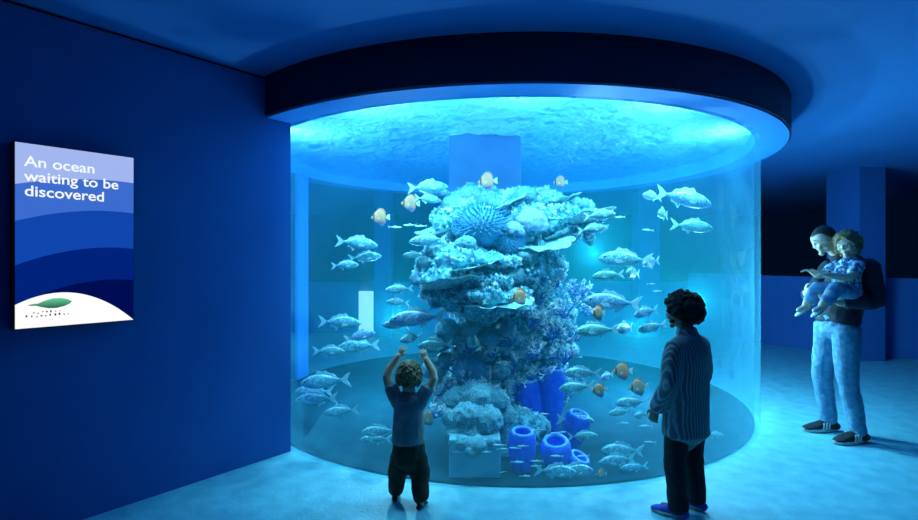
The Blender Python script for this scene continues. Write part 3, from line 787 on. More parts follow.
B = [
 (380,217,18,1.0,-1,0,'orange butterflyfish furthest left, above three silver fish',0),
 (410,203,18,1.1,-1,-3,'orange butterflyfish left of the pale pillar, second from the left',0),
 (487,181,19,.95,-1,3,'orange butterflyfish in front of the pale pillar above the reef',0),
 (560,182,14,1.1,-1,0,'small orange butterflyfish right of the pale pillar under the rim',0),
 (520,297,18,.4,-1,0,'orange butterflyfish in front of the reef middle',0),
 (598,313,15,.4,-1,0,'small reddish butterflyfish below the longest silver fish',25),
 (622,371,19,.5,-1,0,'upper orange butterflyfish of the three left of the boy',0),
 (638,387,19,.4,-1,4,'orange butterflyfish nearest the boy\'s arm',0),
 (599,390,16,.4,-1,0,'lowest and leftmost orange butterflyfish of the three left of the boy',0),
 (428,418,16,.3,-1,0,'butterflyfish half hidden behind the toddler\'s right side',20),
 (601,474,11,.05,-1,0,'tiny pale butterflyfish near the floor right of the sponges',10),
]
for px, py, l, d, hd, pit, lab, yaw in B:
    place('butter', make_butter, px, py, l, d, hd, R(pit), lab, 'orange butterflyfish', R(yaw))
T = [ (395,227,14,.9,'a'),(410,225,14,1.0,'a'),(421,226,12,.9,'a'),(487,207,11,.6,'b'),(620,217,11,.9,'c'),(648,230,12,.9,'c'),(651,284,10,.8,'d'),(657,291,9,.8,'d'),
 (457,452,12,.02,'e'),(474,453,12,.02,'e'),(487,452,10,.02,'e'),(500,445,14,.04,'f'),(502,449,12,.04,'f'),(515,448,12,.04,'f'),(523,446,12,.04,'f'),(517,462,14,.04,'f'),(537,461,13,.04,'f'),(536,466,12,.04,'f'),(525,476,12,.04,'f'),(503,472,8,.04,'f'),
 (527,409,11,.5,'g'),(543,414,13,.5,'g'),(540,430,13,.35,'g'),(556,433,12,.3,'g'),(562,432,10,.35,'g'),(557,456,14,.04,'f'),(583,456,14,.04,'f'),(623,423,13,.4,'h'),(646,426,14,.4,'h'),(650,442,12,.3,'h')]
TL = {'a': ('tiny slender fish in the line between the orange fish and the reef', 'slender fish left of the reef top'),
      'b': ('tiny slender fish passing the top of the reef below the pillar', None),
      'c': ('tiny slender fish in open water right of the reef top', 'slender fish right of the reef top'),
      'd': ('tiny slender fish just above the boy\'s hair', 'slender fish above the boy'),
      'e': ('tiny slender fish crossing in front of the stone plinth', 'slender fish by the plinth'),
      'f': ('tiny slender fish in the loose shoal before the front tube sponges', 'slender fish before the sponges'),
      'g': ('tiny slender fish among the mouths of the rear tube sponges', 'slender fish among the sponges'),
      'h': ('tiny slender fish in open water left of the boy\'s hand', 'slender fish by the boy')}
for i, (px, py, l, d, g) in enumerate(T):
    place('slender', make_slender, px, py, l, d, 1 if (i*7) % 3 == 0 else -1, R(rnd.uniform(-6, 6)), TL[g][0], TL[g][1], R(rnd.uniform(-12, 12)))

# ------------------------------------------------------------------ people
def V3(*a): return Vector(a)
def hand(mb, wrist, d, n, side, L, curl=.35, spread=.08, thumb_in=.5, w=None):
    """palm, four fingers and a thumb; d: along the hand, n: where the palm faces, side: towards the thumb"""
    d = Vector(d).normalized(); n = Vector(n); n = (n-d*n.dot(d)).normalized(); sd = Vector(side); sd = (sd-d*sd.dot(d)-n*sd.dot(n)).normalized()
    wrist = Vector(wrist); pw = L*.22; th = L*.075
    mb.tube([wrist, wrist+d*L*.14, wrist+d*L*.34, wrist+d*L*.5], [(pw*.62, th*1.1), (pw*.8, th*1.15), (pw, th*1.1), (pw*.95, th*.9)], 12, ref=sd, cap=2, sub=2)
    fr = L*.047
    for i, (off, ln) in enumerate(((.72, .42), (.25, .48), (-.23, .45), (-.68, .35))):
        p = wrist+d*L*(.47-.02*abs(i-1))+sd*pw*off
        dd = (d+sd*spread*(1.5-i)).normalized(); pts = [p-d*L*.08, p]; ang = 0
        for q, fr_ in enumerate((.45, .32, .23)):
            ang += curl*(.8, 1.2, .9)[q]
            v = dd*math.cos(ang)+n*math.sin(ang)
            pts.append(pts[-1]+v*ln*L*fr_)
        mb.tube(pts, [fr*1.1, fr*1.1, fr*1.02, fr*.95, fr*.8], 8, ref=sd, cap=2)
    p = wrist+d*L*.12+sd*pw*.55
    t1 = (d*.62+sd*.75+n*.25*thumb_in*2).normalized(); t2 = (d*.85+sd*.35+n*.5*thumb_in).normalized(); t3 = (d*.9+sd*.05+n*.6*thumb_in).normalized()
    q1 = p+t1*L*.2; q2 = q1+t2*L*.17; q3 = q2+t3*L*.12
    mb.tube([p-t1*L*.05, p, q1, q2, q3], [fr*1.3, fr*1.5, fr*1.25, fr*1.15, fr*.85], 8, cap=2)

def head_frame(yaw, pitch, roll=0):
    return (Matrix.Rotation(yaw, 3, 'Z') @ Matrix.Rotation(pitch, 3, 'X') @ Matrix.Rotation(roll, 3, 'Y'))
def head(mb, c, H, rot, child=False):
    """skull, jaw, nose, lips, brow, ears; local +y is where the face looks"""
    c = Vector(c)
    def fn(p):
        x, y, z = p
        if z < 0:
            k = -z; x *= 1-(.22 if child else .3)*k*k
            if y < 0: y *= 1-.4*k
            else: y *= 1-.06*k
        if y > 0: y *= .92; x *= 1-.1*y*y
        return (x, y, z)
    mb.ellipsoid(c, (.385*H, .475*H, .5*H), 28, 20, rot, fn)
    def P(x, y, z): return c+rot @ Vector((x*H, y*H, z*H))
    mb.tube([P(0, .4, .06), P(0, .455, -.03), P(0, .5 if not child else .475, -.1)], [.03*H, .036*H, .05*H], 8, cap=2)
    for s_ in (-1, 1):
        mb.ellipsoid(P(s_*.035, .455, -.115), (.035*H, .035*H, .028*H), 8, 6, rot)
        mb.tube([P(s_*.07, .405, .1), P(s_*.17, .392, .125), P(s_*.27, .33, .09)], [.026*H, .032*H, .02*H], 8, cap=2)
        mb.ellipsoid(P(s_*.17, .33, -.12), (.1*H, .08*H, .09*H), 10, 8, rot)
        er = rot @ Matrix.Rotation(s_*.45, 3, 'Z')
        mb.ellipsoid(P(s_*.395, -.03, -.03), (.035*H, .085*H, .13*H), 10, 8, er)
    mb.tube([P(-.1, .385, -.245), P(0, .42, -.238), P(.1, .385, -.245)], [.018*H, .027*H, .018*H], 8, cap=2)
    mb.tube([P(-.08, .38, -.285), P(0, .41, -.29), P(.08, .38, -.285)], [.018*H, .028*H, .018*H], 8, cap=2)
    mb.ellipsoid(P(0, .345, -.4), (.1*H, .08*H, .075*H), 10, 8, rot)
def eyes(parent, c, H, rot):
    for s_ in (-1, 1):
        mb = MB(); p = Vector(c)+rot @ Vector((s_*.165*H, .385*H, .015*H))
        mb.ellipsoid(p, (.062*H, .045*H, .038*H), 12, 8, rot, mi=0)
        mb.ellipsoid(p+rot @ Vector((0, .026*H, 0)), (.03*H, .024*H, .03*H), 10, 8, rot, mi=1)
        mb.build('eye', [M['white'], M['eye']], parent)
def hair_cap(mb, c, H, rot, thick=.05, low=-.1, front=.2, back=-.35, sub=1.0, lump=0.0, freq=6, seed=0):
    """shell over the skull: low at the sides, 'front' hairline height, 'back' nape height"""
    c = Vector(c); seg, rings = 40, 26; vv = []; ff = []
    def lim(a):     # a: azimuth from the face, 0 = front
        t = (1-math.cos(a))/2
        return front*(1-t)**1.2+back*t+(low*math.sin(a)**2*.5)
    for i in range(rings+1):
        for j in range(seg):
            a = 2*PI*j/seg; zl = lim(a); tl = math.acos(max(-1, min(1, zl/.5)))
            t = tl*i/rings
            d = Vector((math.sin(a)*math.sin(t), math.cos(a)*math.sin(t), math.cos(t)))
            edge = 1.0 if i < rings-2 else (rings-i)/2.5
            k = 1+thick*min(1, edge+.15)+lump*(noise.noise(d*freq+Vector((seed, 0, 0)))+.5*noise.noise(d*freq*2.4))*min(1, edge)
            p = Vector((d.x*.385*H*k, d.y*.475*H*k, d.z*.5*H*k))
            if d.z < 0 and d.y < 0: p.y *= 1-.3*(-d.z)
            vv.append(c+rot @ p)
    for i in range(rings):
        for j in range(seg): ff.append((i*seg+j, i*seg+(j+1) % seg, (i+1)*seg+(j+1) % seg, (i+1)*seg+j))
    n0 = len(vv)
    vi = []
    for j in range(seg):
        p = Vector(vv[rings*seg+j]); vi.append(c+(p-c)*.86)
    vv += vi
    for j in range(seg): ff.append((rings*seg+j, rings*seg+(j+1) % seg, n0+(j+1) % seg, n0+j))
    ff.append(tuple(n0+j for j in range(seg)))
    mb.add(vv, ff)
def shoe(parent, ankle, yaw, L, mat, solemat, stripes=0, stripe_side=-1, pitch=0.0, high=.9):
    """shoe with a sole; local +y is the toe; ankle = ground point under the ankle"""
    mb = MB(); w_ = L*.19
    pts = [(0, -.2*L, .14*L), (0, -.02*L, .17*L), (0, .2*L, .17*L), (0, .42*L, .135*L), (0, .62*L, .1*L), (0, .74*L, .085*L)]
    mb.tube(pts, [(w_*.72, .12*L), (w_*.85, .16*L), (w_*.92, .145*L), (w_*1.05, .105*L), (w_*.95, .075*L), (w_*.6, .045*L)], 16, cap=3, sub=3)
    mb.tube([(0, -.05*L, .2*L), (0, -.04*L, .36*L*high)], [(w_*.75, .19*L), (w_*.72, .18*L)], 14, cap=1)
    # squash below the sole line
    mb.v = [(x, y, max(z, .055*L)) for x, y, z in mb.v]
    o = mb.remeshed('shoe', mat, L*.022, smooth=3); o.parent = parent
    o.location = ankle; o.rotation_euler = (pitch, 0, yaw)
    mb = MB(); out = []
    for k in range(28):
        a = 2*PI*k/28; y = math.cos(a); x = math.sin(a)
        yy = (.27+.53*y)*L; ww = w_*(1.0+.12*math.sin((y+.2)*2.2)-(.12 if y < -.2 else 0))
        out.append((x*ww*1.06, yy, .004))
    mb.prism(out, (0, 0, .085*L)); s_ = mb.build('sole', solemat, o, smooth=False, bevel=.004); s_['label'] = 'pale shoe sole'
    for q in range(stripes):
        for sd in (-1, 1):
            mb = MB(); y0 = (.12+q*.085)*L
            pr = [(sd*w_*.985, y0, .1*L), (sd*w_*.985, y0+.04*L, .1*L), (sd*w_*.74, y0-.02*L, .27*L), (sd*w_*.74, y0-.06*L, .27*L)]
            mb.prism(pr, (sd*.006, 0, 0)); t = mb.build('stripe', M['stripe'], o, smooth=False); t['label'] = 'white side stripe'
    return o

def person(name_mb, skin, voxel, loc, rz, label):
    o = name_mb.remeshed('person', skin, voxel, smooth=3)
    o.location = loc; o.rotation_euler = (0, 0, rz)
    tag(o, label, 'person'); return o

# ---- boy in the striped shirt
def build_boy():
    rz = R(36); loc = (at(686, 260, 3.10).x, 3.10, 0)
    hc = V3(0, .02, 1.185); H = .2; hr = head_frame(R(6), R(-3))
    b = MB()
    b.tube([(0, 0, .58), (0, 0, .72), (0, -.005, .86), (0, -.01, .98), (0, -.005, 1.03)], [(.1, .075), (.095, .07), (.1, .07), (.07, .05), (.045, .042)], 16, sub=2)
    b.tube([(0, -.01, 1.0), (0, .0, 1.06), (0, .01, 1.13)], [.05, .045, .045], 12)
    head(b, hc, H, hr)
    LA = [V3(-.135, -.01, .995), V3(-.19, -.015, .79), V3(-.175, .085, .62)]
    RA = [V3(.135, -.01, .995), V3(.185, -.0, .79), V3(.15, .1, .63)]
    for A, s_ in ((LA, -1), (RA, 1)):
        b.tube([A[0].lerp(A[1], .15)+V3(-s_*.02, 0, 0), A[1], A[2]], [.03, .03, .023], 12, sub=3)
        hand(b, A[2], (A[2]-A[1]).normalized()+V3(-s_*.1, .05, -.5), (-s_, .2, 0), (0, 1, .2), .135, .4)
    LL = [V3(-.085, .0, .6), V3(-.09, .015, .33), V3(-.1, -.01, .07)]
    RL = [V3(.085, -.0, .6), V3(.085, .01, .33), V3(.085, -.02, .07)]
    for A in (LL, RL): b.tube(A, [.06, .042, .03], 12, sub=3)
    for A in (LL, RL): b.tube([A[2]+V3(0, -.02, -.025), A[2]+V3(0, .09, -.04)], [.03, .025], 10)
    me = person(b, M['skinboy'], .0045, loc, rz, 'boy with short black curly hair and striped long-sleeved shirt standing with his back turned')
    eyes(me, hc, H, hr)
    h = MB(); hair_cap(h, hc, H, hr, thick=.16, low=-.2, front=.26, back=-.36)
    q = 0
    while q < 420:
        d = Vector((rnd.gauss(0, 1), rnd.gauss(0, 1), rnd.gauss(0, 1))).normalized()
        if d.z < -.62 or (d.y > .42 and d.z < .42): continue
        if abs(d.x) > .75 and d.z < -.15 and d.y > -.2: continue
        k = rnd.uniform(.9, 1.04); q += 1
        h.ellipsoid(hc+hr @ Vector((d.x*.105*k, -.006+d.y*.113*k, .012+d.z*.117*k)), [rnd.uniform(.009, .016)]*3, 7, 5)
    h.remeshed('hair', M['hairblack'], .0045, me, smooth=1)
    s_ = MB()
    s_.tube([(0, .0, .47), (0, .0, .6), (0, -.005, .76), (0, -.012, .9), (0, -.012, .985), (0, -.008, 1.03), (0, -.004, 1.055)], [(.165, .125), (.16, .12), (.15, .115), (.154, .112), (.15, .1), (.118, .082), (.062, .06)], 20, cap=1, sub=2)
    for A, q in ((LA, -1), (RA, 1)):
        end = A[1].lerp(A[2], .93)
        s_.tube([A[0]+V3(-q*.06, 0, .008), A[0]+V3(-q*.005, 0, -.004), A[0].lerp(A[1], .5)+V3(q*.004, 0, 0), A[1], A[1].lerp(A[2], .5), end], [.04, .062, .06, .056, .052, .047], 14, cap=1, sub=2)
    s_.tube([(0, -.015, 1.03), (0, 0, 1.085)], [.066, .06], 14, cap=1)
    s_.remeshed('shirt', M['striped'], .007, me, smooth=3, wr=.006, wfreq=13)
    t = MB()
    t.tube([(0, 0, .52), (0, 0, .6)], [(.14, .105), (.135, .1)], 16, cap=1)
    for A in (LL, RL):
        t.tube([A[0], A[0].lerp(A[1], .5), A[1], A[1].lerp(A[2], .5), A[2]+V3(0, 0, -.02)], [.07, .07, .066, .06, .056], 14, cap=1, sub=2)
    t.remeshed('trousers', M['blackpants'], .008, me, smooth=3, wr=.006, wfreq=12)
    shoe(me, (-.1, -.01, 0), R(14), .2, M['shoeblue'], M['sole'], high=.7)
    shoe(me, (.085, -.02, 0), R(6), .2, M['shoeblue'], M['sole'], high=.7)
build_boy()

# ---- toddler with raised arms
def build_toddler():
    Y = 3.23; rz = R(-8); loc = (at(408.5, 260, Y).x, Y, 0)
    hc = V3(.0, .01, .782); H = .185; hr = head_frame(R(0), R(6))
    b = MB()
    b.tube([(0, 0, .27), (0, .0, .38), (0, -.004, .5), (0, -.004, .6), (0, 0, .655)], [(.07, .06), (.075, .065), (.07, .06), (.06, .05), (.04, .04)], 16, sub=2)
    b.tube([(0, 0, .64), (0, .005, .72)], [.042, .04], 12)
    head(b, hc, H, hr, True)
    LA = [V3(-.08, 0, .635), V3(-.148, .035, .765), V3(-.085, .075, .885)]
    RA = [V3(.08, 0, .635), V3(.152, .035, .76), V3(.098, .075, .868)]
    for A, s_ in ((LA, -1), (RA, 1)):
        b.tube(A, [.034, .029, .021], 12, sub=3)
        hand(b, A[2], (A[2]-A[1]).normalized()+V3(-s_*.15, .1, .2), (-s_*.25, 1, 0), (-s_, 0, .1), .098, .3, spread=.16)
    LL = [V3(-.05, 0, .27), V3(-.075, .02, .16), V3(-.085, .015, .05)]
    RL = [V3(.05, 0, .27), V3(.075, -.005, .16), V3(.092, -.07, .05)]
    for A in (LL, RL): b.tube(A, [.045, .036, .027], 12, sub=3)
    for A in (LL, RL): b.tube([A[2]+V3(0, -.01, -.02), A[2]+V3(0, .06, -.028)], [.024, .02], 10)
    me = person(b, M['skin'], .0032, loc, rz, 'toddler in grey-teal T-shirt and baggy dark trousers raising both arms at the glass')
    eyes(me, hc, H, hr)
    h = MB(); hair_cap(h, hc, H, hr, thick=.05, low=-.12, front=.26, back=-.36, lump=.03, freq=7, seed=3)
    for q in range(260):      # short tousled locks falling from the crown
        a = rnd.uniform(.75, 2*PI-.75); z = rnd.uniform(-.26, .5)
        d = Vector((math.sin(a)*.385, math.cos(a)*.475, 0)); k = math.sqrt(max(.0, 1-(z/.52)**2)); p = Vector((d.x*k, d.y*k, z))
        t = Vector((d.x, d.y, -.8*k-.1)).normalized()+Vector((rnd.uniform(-.4, .4), 0, 0))
        p1 = hc+hr @ (p*H*1.03); p2 = p1+hr @ (t*.016)
        h.tube([p1, p1.lerp(p2, .5)+hr @ (p*.012), p2], [.006, .0055, .003], 6, cap=1)
    h.remeshed('hair', M['hairblond'], .0038, me, smooth=1)
    s_ = MB()
    s_.tube([(0, 0, .375), (0, 0, .46), (0, -.004, .56), (0, -.004, .635), (0, 0, .672)], [(.108, .092), (.1, .088), (.094, .08), (.09, .07), (.05, .05)], 18, cap=1, sub=2)
    for A, q in ((LA, -1), (RA, 1)):
        s_.tube([A[0]+V3(-q*.03, 0, -.04), A[0], A[0].lerp(A[1], .55)], [.05, .047, .045], 14, cap=1)
    s_.remeshed('shirt', M['teal'], .0055, me, smooth=3, wr=.005, wfreq=18)
    t = MB(); t.tube([(0, 0, .25), (0, 0, .32), (0, 0, .39)], [(.1, .09), (.105, .095), (.098, .085)], 18, cap=1)
    for A in (LL, RL):
        t.tube([A[0]+V3(0, 0, .01), A[0].lerp(A[1], .5), A[1], A[1].lerp(A[2], .6), A[2]+V3(0, 0, .0)], [.066, .066, .06, .053, .045], 14, cap=1, sub=2)
    t.remeshed('trousers', M['dkpants'], .006, me, smooth=3, wr=.007, wfreq=17)
    shoe(me, (-.085, .0, 0), R(12), .115, M['shoeblk'], M['sole'], high=.8)
    shoe(me, (.092, -.085, 0), R(-14), .115, M['shoeblk'], M['sole'], high=.8)
build_toddler()

# ---- man with a small child on his arm
MLOC = (3.27, 4.43, 0); MRZ = R(94)
def build_man():
    hc = V3(.0, .17, 1.675); H = .235; hr = head_frame(R(34), R(-30), R(-6))
    b = MB()
    b.tube([(0, .05, .9), (0, .055, 1.0), (0, .0, 1.15), (0, -.06, 1.32), (0, -.06, 1.44), (0, -.02, 1.52)], [(.12, .08), (.13, .085), (.13, .085), (.14, .085), (.12, .07), (.07, .06)], 18, sub=2)
    b.tube([(0, -.03, 1.47), (0, .03, 1.55), (0, .12, 1.63)], [.065, .058, .056], 12)
    head(b, hc, H, hr)
    LA = [V3(-.205, -.06, 1.44), V3(-.3, -.03, 1.17), V3(-.23, .22, 1.155)]
    RA = [V3(.205, -.05, 1.44), V3(.27, .08, 1.18), V3(.07, .27, 1.22)]
    for A in (LA, RA): b.tube(A, [.048, .04, .029], 14, sub=3)
    hand(b, LA[2], (.12, 1, .12), (.1, -.1, 1), (.9, .1, .3), .185, .35)
    hand(b, RA[2], (-1, .35, .15), (-.1, -.9, .5), (0, .2, 1), .185, .45)
    LL = [V3(-.09, .05, .94), V3(-.12, .06, .5), V3(-.15, -.01, .085)]
    RL = [V3(.09, .055, .94), V3(.12, .09, .51), V3(.14, .01, .085)]
    for A in (LL, RL): b.tube(A, [.075, .052, .038], 14, sub=3)
    for A in (LL, RL): b.tube([A[2]+V3(0, -.03, -.03), A[2]+V3(0, .13, -.05)], [.036, .03], 10)
    me = person(b, M['skin'], .005, MLOC, MRZ, 'man in dark jacket and blue jeans holding a small child on his arm')
    eyes(me, hc, H, hr)
    h = MB(); hair_cap(h, hc, H, hr, thick=.03, low=.0, front=.4, back=-.28, lump=.02, freq=10, seed=5)
    h.build('hair', M['hairbrown'], me)
    j = MB()
    j.tube([(0, .045, .97), (0, .03, 1.06), (0, -.015, 1.18), (0, -.06, 1.32), (0, -.06, 1.43), (0, -.03, 1.5), (0, -.0, 1.54)], [(.185, .145), (.182, .14), (.185, .14), (.205, .14), (.2, .122), (.13, .09), (.085, .08)], 20, cap=1, sub=2)
    j.tube([(0, -.03, 1.5), (0, .04, 1.565)], [(.095, .09), (.085, .085)], 16, cap=1)
    for A, q in ((LA, -1), (RA, 1)):
        j.tube([A[0]+V3(-q*.04, 0, .01), A[0], A[0].lerp(A[1], .5), A[1], A[1].lerp(A[2], .5), A[1].lerp(A[2], .84)], [.07, .072, .066, .062, .055, .048], 14, cap=1, sub=2)
    j.remeshed('jacket', M['jacket'], .009, me, smooth=3, wr=.008, wfreq=9)
    t = MB(); t.tube([(0, .05, .89), (0, .052, 1.03)], [(.168, .125), (.168, .125)], 18, cap=1)
    for A in (LL, RL):
        t.tube([A[0], A[0].lerp(A[1], .5), A[1], A[1].lerp(A[2], .5), A[2]+V3(0, 0, -.005)], [.108, .094, .08, .07, .066], 16, cap=1, sub=2)
    t.remeshed('jeans', M['denim'], .008, me, smooth=3, wr=.009, wfreq=10)
    shoe(me, (-.15, -.01, 0), R(6), .3, M['shoeblk'], M['sole'], stripes=3, high=.8)
    shoe(me, (.14, .01, 0), R(-2), .3, M['shoeblk'], M['sole'], stripes=3, high=.8)
build_man()

def build_baby():
    hc = V3(-.2, .125, 1.595); H = .178; hr = head_frame(R(24), R(-16), R(4))
    b = MB()
    b.tube([(-.19, .12, 1.25), (-.195, .135, 1.33), (-.2, .125, 1.42), (-.2, .115, 1.48)], [(.08, .072), (.078, .072), (.08, .066), (.045, .045)], 16, sub=2)
    b.tube([(-.2, .115, 1.46), (-.2, .12, 1.54)], [.038, .037], 12)
    head(b, hc, H, hr, True)
    LA = [V3(-.285, .125, 1.445), V3(-.325, .22, 1.36), V3(-.27, .345, 1.375)]
    RA = [V3(-.12, .13, 1.44), V3(-.09, .24, 1.37), V3(-.14, .35, 1.395)]
    for A, s_ in ((LA, -1), (RA, 1)):
        b.tube(A, [.033, .029, .02], 12, sub=3)
        hand(b, A[2], (.1, 1, .25 if s_ > 0 else .05), (0, .1, -1), (-s_, 0, .1), .09, .35)
    LL = [V3(-.235, .14, 1.25), V3(-.285, .285, 1.28), V3(-.285, .385, 1.165)]
    RL = [V3(-.15, .15, 1.25), V3(-.12, .29, 1.27), V3(-.11, .37, 1.15)]
    for A in (LL, RL):
        b.tube(A, [.054, .042, .029], 12, sub=3)
        b.tube([A[2]+V3(0, -.01, -.01), A[2]+V3(0, .055, -.035)], [.022, .02], 10)
    me = person(b, M['skin'], .0032, MLOC, MRZ, 'small child with light brown curls and printed shirt sitting on the man\'s arm')
    eyes(me, hc, H, hr)
    h = MB(); hair_cap(h, hc, H, hr, thick=.15, low=-.5, front=.3, back=-.5, lump=.09, freq=7, seed=9)
    for q in range(46):
        a = rnd.uniform(.9, 2*PI-.9); z = rnd.uniform(-.45, .42)
        d = Vector((math.sin(a), math.cos(a), 0)); k = math.sqrt(max(.05, 1-(z/.56)**2))
        h.ellipsoid(hc+hr @ Vector((d.x*.43*k*H, d.y*.5*k*H, z*H)), [rnd.uniform(.06, .1)*H]*3, 8, 6)
    h.remeshed('hair', M['haircurl'], .005, me, smooth=1)
    s_ = MB()
    s_.tube([(-.19, .122, 1.245), (-.195, .135, 1.33), (-.2, .125, 1.42), (-.2, .117, 1.475), (-.2, .117, 1.495)], [(.094, .086), (.09, .084), (.09, .075), (.055, .053), (.044, .044)], 18, cap=1, sub=2)
    for A, q in ((LA, -1), (RA, 1)):
        s_.tube([A[0]+V3(-q*.03, 0, 0), A[0], A[0].lerp(A[1], .6)], [.044, .045, .043], 14, cap=1)
    s_.remeshed('shirt', M['babyshirt'], .0055, me, smooth=3, wr=.004, wfreq=18)
    t = MB(); t.tube([(-.19, .12, 1.215), (-.19, .125, 1.27)], [(.092, .084), (.09, .082)], 16, cap=1)
    for A in (LL, RL):
        t.tube([A[0], A[0].lerp(A[1], .5), A[1], A[1].lerp(A[2], .5), A[1].lerp(A[2], .8)], [.064, .058, .052, .045, .042], 14, cap=1, sub=2)
    t.remeshed('trousers', M['babypants'], .006, me, smooth=3, wr=.004, wfreq=18)
    for A in (LL, RL):
        p = A[2]+V3(0, 0, -.045)
        shoe(me, p, R(4), .12, M['whiteshoe'], M['sole'], pitch=R(-28), high=.7)
    k = 1.14; pv = V3(-.2, .14, 1.32)
    me.scale = (k, k, k); me.location = Vector(MLOC)+Matrix.Rotation(MRZ, 3, 'Z') @ (pv-pv*k)
build_baby()

# ------------------------------------------------------------------ lit poster on the left wall
PW, PH, PD = .562, .985, .085
def poster_mat():
    m, nt, out = node_mat('poster_print'); N = nt.nodes; L = nt.links
    tc = N.new('ShaderNodeTexCoord'); sp = N.new('ShaderNodeSeparateXYZ'); L.new(tc.outputs['Object'], sp.inputs[0])
    def math_(op, a, b=None):
        n = N.new('ShaderNodeMath'); n.operation = op
        for i, q in enumerate((a, b)):
            if q is None: continue
            if isinstance(q, (int, float)): n.inputs[i].default_value = q
            else: L.new(q, n.inputs[i])
        return n.outputs[0]
    u = math_('DIVIDE', sp.outputs['X'], PW); v = math_('SUBTRACT', 1.0, math_('DIVIDE', sp.outputs['Z'], PH))
    col = None
    rgb = N.new('ShaderNodeRGB'); rgb.outputs[0].default_value = (.36, .47, .87, 1); col = rgb.outputs[0]
    for a, b_, u0, c in ((.158, .1, .85, (.045, .15, .62)), (.34, .134, .8, (.005, .06, .42)), (.555, .164, .8, (.0, .016, .2)), (.745, .2, .8, (.0, .004, .085)), (.81, .46, .36, (1, 1, 1))):
        du = math_('SUBTRACT', u, u0); lim = math_('ADD', math_('MULTIPLY', math_('MULTIPLY', du, du), b_), a)
        f = math_('GREATER_THAN', v, lim)
        mx = N.new('ShaderNodeMix'); mx.data_type = 'RGBA'; L.new(f, mx.inputs[0]); L.new(col, mx.inputs[6]); mx.inputs[7].default_value = (*c, 1); col = mx.outputs[2]
    e = N.new('ShaderNodeEmission'); L.new(col, e.inputs[0]); e.inputs[1].default_value = 1.0
    L.new(e.outputs[0], out.inputs[0]); return m
pt = wall_pt(-1.674, 0, 1.135)
post = empty('poster_lightbox', pt); ang = math.atan2(WD.y, WD.x); post.rotation_euler = (0, 0, ang)
tag(post, 'backlit blue ocean poster in a black box frame on the left wall', 'poster')
mb = MB(); mb.box((0, -PD, 0), (PW, 0, PH)); mb.build('frame', M['black'], post, smooth=False, bevel=.003)
mb = MB(); mb.box((.006, -PD-.004, .006), (PW-.004, -PD+.001, PH-.006)); pan = mb.build('poster_panel', poster_mat(), post, smooth=False)
wht = emit_mat('lit_white_print', (.9, .96, 1), 1.0); ink = emit_mat('dark_ink_print', (.004, .01, .02), 1.0)
def text(body, x, z, size, parent, mat, sx=1.0):
    cu = bpy.data.curves.new('lettering', 'FONT'); cu.body = body; cu.size = size; cu.extrude = .0006; cu.offset = size*.012
    t = bpy.data.objects.new('lettering', cu); COL.objects.link(t)
    dg = bpy.context.evaluated_depsgraph_get(); dg.update()
    me = bpy.data.meshes.new_from_object(t.evaluated_get(dg), depsgraph=dg); bpy.data.objects.remove(t)
    me.materials.clear(); me.materials.append(mat)
    o = bpy.data.objects.new('lettering', me); COL.objects.link(o); o.parent = parent
    o.rotation_euler = (PI/2, 0, 0); o.location = (x, -PD-.0055, z); o.scale = (sx, 1, 1); return o
for i, s_ in enumerate(('An ocean', 'waiting to be', 'discovered')):
    text(s_, .042, PH*(.872-.079*i), .079, post, wht, 1.05)
# round-bodied fish emblem with a small tail, and two rows of fine print
def logo_mat():
    m, nt, out = node_mat('emblem_print'); N = nt.nodes; L = nt.links
    tc = N.new('ShaderNodeTexCoord'); sp = N.new('ShaderNodeSeparateXYZ'); L.new(tc.outputs['Object'], sp.inputs[0])
    mr = N.new('ShaderNodeMapRange'); mr.inputs[1].default_value = .1; mr.inputs[2].default_value = .155; L.new(sp.outputs['Z'], mr.inputs[0])
    cr = N.new('ShaderNodeValToRGB'); cr.color_ramp.elements[0].color = (.0, .035, .04, 1); cr.color_ramp.elements[1].color = (.12, .6, .3, 1); L.new(mr.outputs[0], cr.inputs[0])
    e = N.new('ShaderNodeEmission'); L.new(cr.outputs[0], e.inputs[0]); L.new(e.outputs[0], out.inputs[0]); return m
mb = MB()
top = [(.055, .128), (.075, .131), (.1, .133), (.13, .147), (.165, .157), (.2, .157), (.23, .149), (.25, .136)]
bot = [(.24, .124), (.215, .112), (.18, .104), (.145, .105), (.115, .113), (.09, .122), (.07, .122)]
mb.prism([(x, -PD-.0046, z) for x, z in top+bot], (0, -.001, 0)); mb.build('emblem', logo_mat(), post, smooth=False)
mb = MB(); r_ = random.Random(3)
for row, (x0, x1, z) in enumerate(((.08, .2, .082), (.048, .235, .062))):
    x = x0
    while x < x1:
        w_ = r_.uniform(.006, .014); hh = r_.uniform(.004, .011)
        zz = z+r_.uniform(-.003, .004)
        mb.box((x, -PD-.0056, zz), (x+w_*.6, -PD-.0046, zz+hh)); x += w_+r_.uniform(.004, .012)
mb.build('fine_print', ink, post, smooth=False)

# added glowing panel on the low wall, standing in for a glass reflection
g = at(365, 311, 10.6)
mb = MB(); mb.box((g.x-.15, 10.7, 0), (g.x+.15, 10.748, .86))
o = mb.build('reflection_panel', emit_mat('reflection_glow', (.4, .85, 1), 1.1), smooth=False, bevel=.01)
tag(o, 'upright glowing white-blue panel standing in for a reflection in the tank glass', 'reflection')

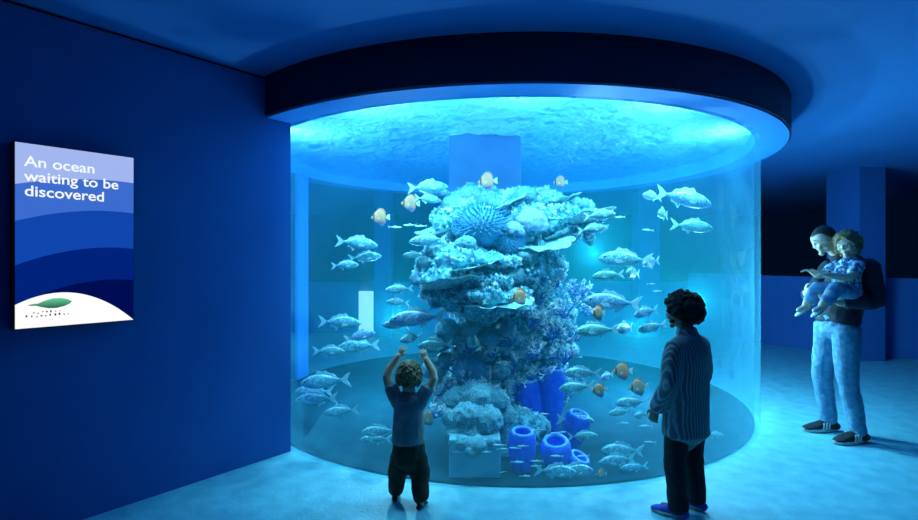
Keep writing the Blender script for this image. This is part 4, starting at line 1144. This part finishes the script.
# ------------------------------------------------------------------ light
def light(name, kind, loc, power, col, size=.2, rot=None, **kw):
    d = bpy.data.lights.new(name, kind); d.energy = power; d.color = col
    o = bpy.data.objects.new(name, d); COL.objects.link(o); o.location = loc
    if rot: o.rotation_euler = rot
    if kind == 'AREA': d.size = size
    elif kind in ('POINT', 'SPOT'): d.shadow_soft_size = size
    for k_, v_ in kw.items(): setattr(d, k_, v_)
    return o
LC = (.34, .85, 1.0)
for a in (-150, -120, -90, -60, -30):        # lamps in the loft over the front rim, skimming the ripples
    q = R(a); p = Vector((TX+2.5*math.cos(q), TY+2.5*math.sin(q), 2.95))
    dr = Vector((TX, TY+1.2, 2.75))-p
    light('loft_lamp', 'AREA', p, 44, LC, .1, rot=dr.to_track_quat('-Z', 'Y').to_euler(), shape='DISK')
for a in (-142, -122, -104, -86, -66, -46):       # unseen spots added under the front rim to front-light fish and reef
    q = R(a); p = Vector((TX+2.36*math.cos(q), TY+2.36*math.sin(q), 2.655))
    dr = Vector((p.x*.6+TX*.4, p.y*.4+4.65*.6, .85))-p
    light('rim_fill_spot', 'SPOT', p, 92, LC, .08, rot=dr.to_track_quat('-Z', 'Y').to_euler(), spot_size=R(112), spot_blend=1.0)
for px, py, Y, p in ((592, 252, 5.5, 100), (395, 318, 5.2, 95), (640, 330, 5.6, 85), (700, 300, 5.2, 95)):
    light('tank_lamp', 'POINT', at(px, py, Y), p, LC, .06)
light('room_wash', 'AREA', (4.5, 1.0, 2.6), 3, (.05, .3, 1), 2.0, rot=(PI, 0, 0))  # unseen blue fill added in the room, facing the ceiling

w = bpy.data.worlds.new('world'); scene.world = w; w.use_nodes = True
bg = w.node_tree.nodes['Background']; bg.inputs[0].default_value = (.0, .003, .012, 1); bg.inputs[1].default_value = 1.0
scene.cycles.use_denoising = True
scene.cycles.max_bounces = 8; scene.cycles.transparent_max_bounces = 24; scene.cycles.volume_bounces = 1
scene.cycles.diffuse_bounces = 3; scene.cycles.glossy_bounces = 3
scene.cycles.sample_clamp_indirect = 6
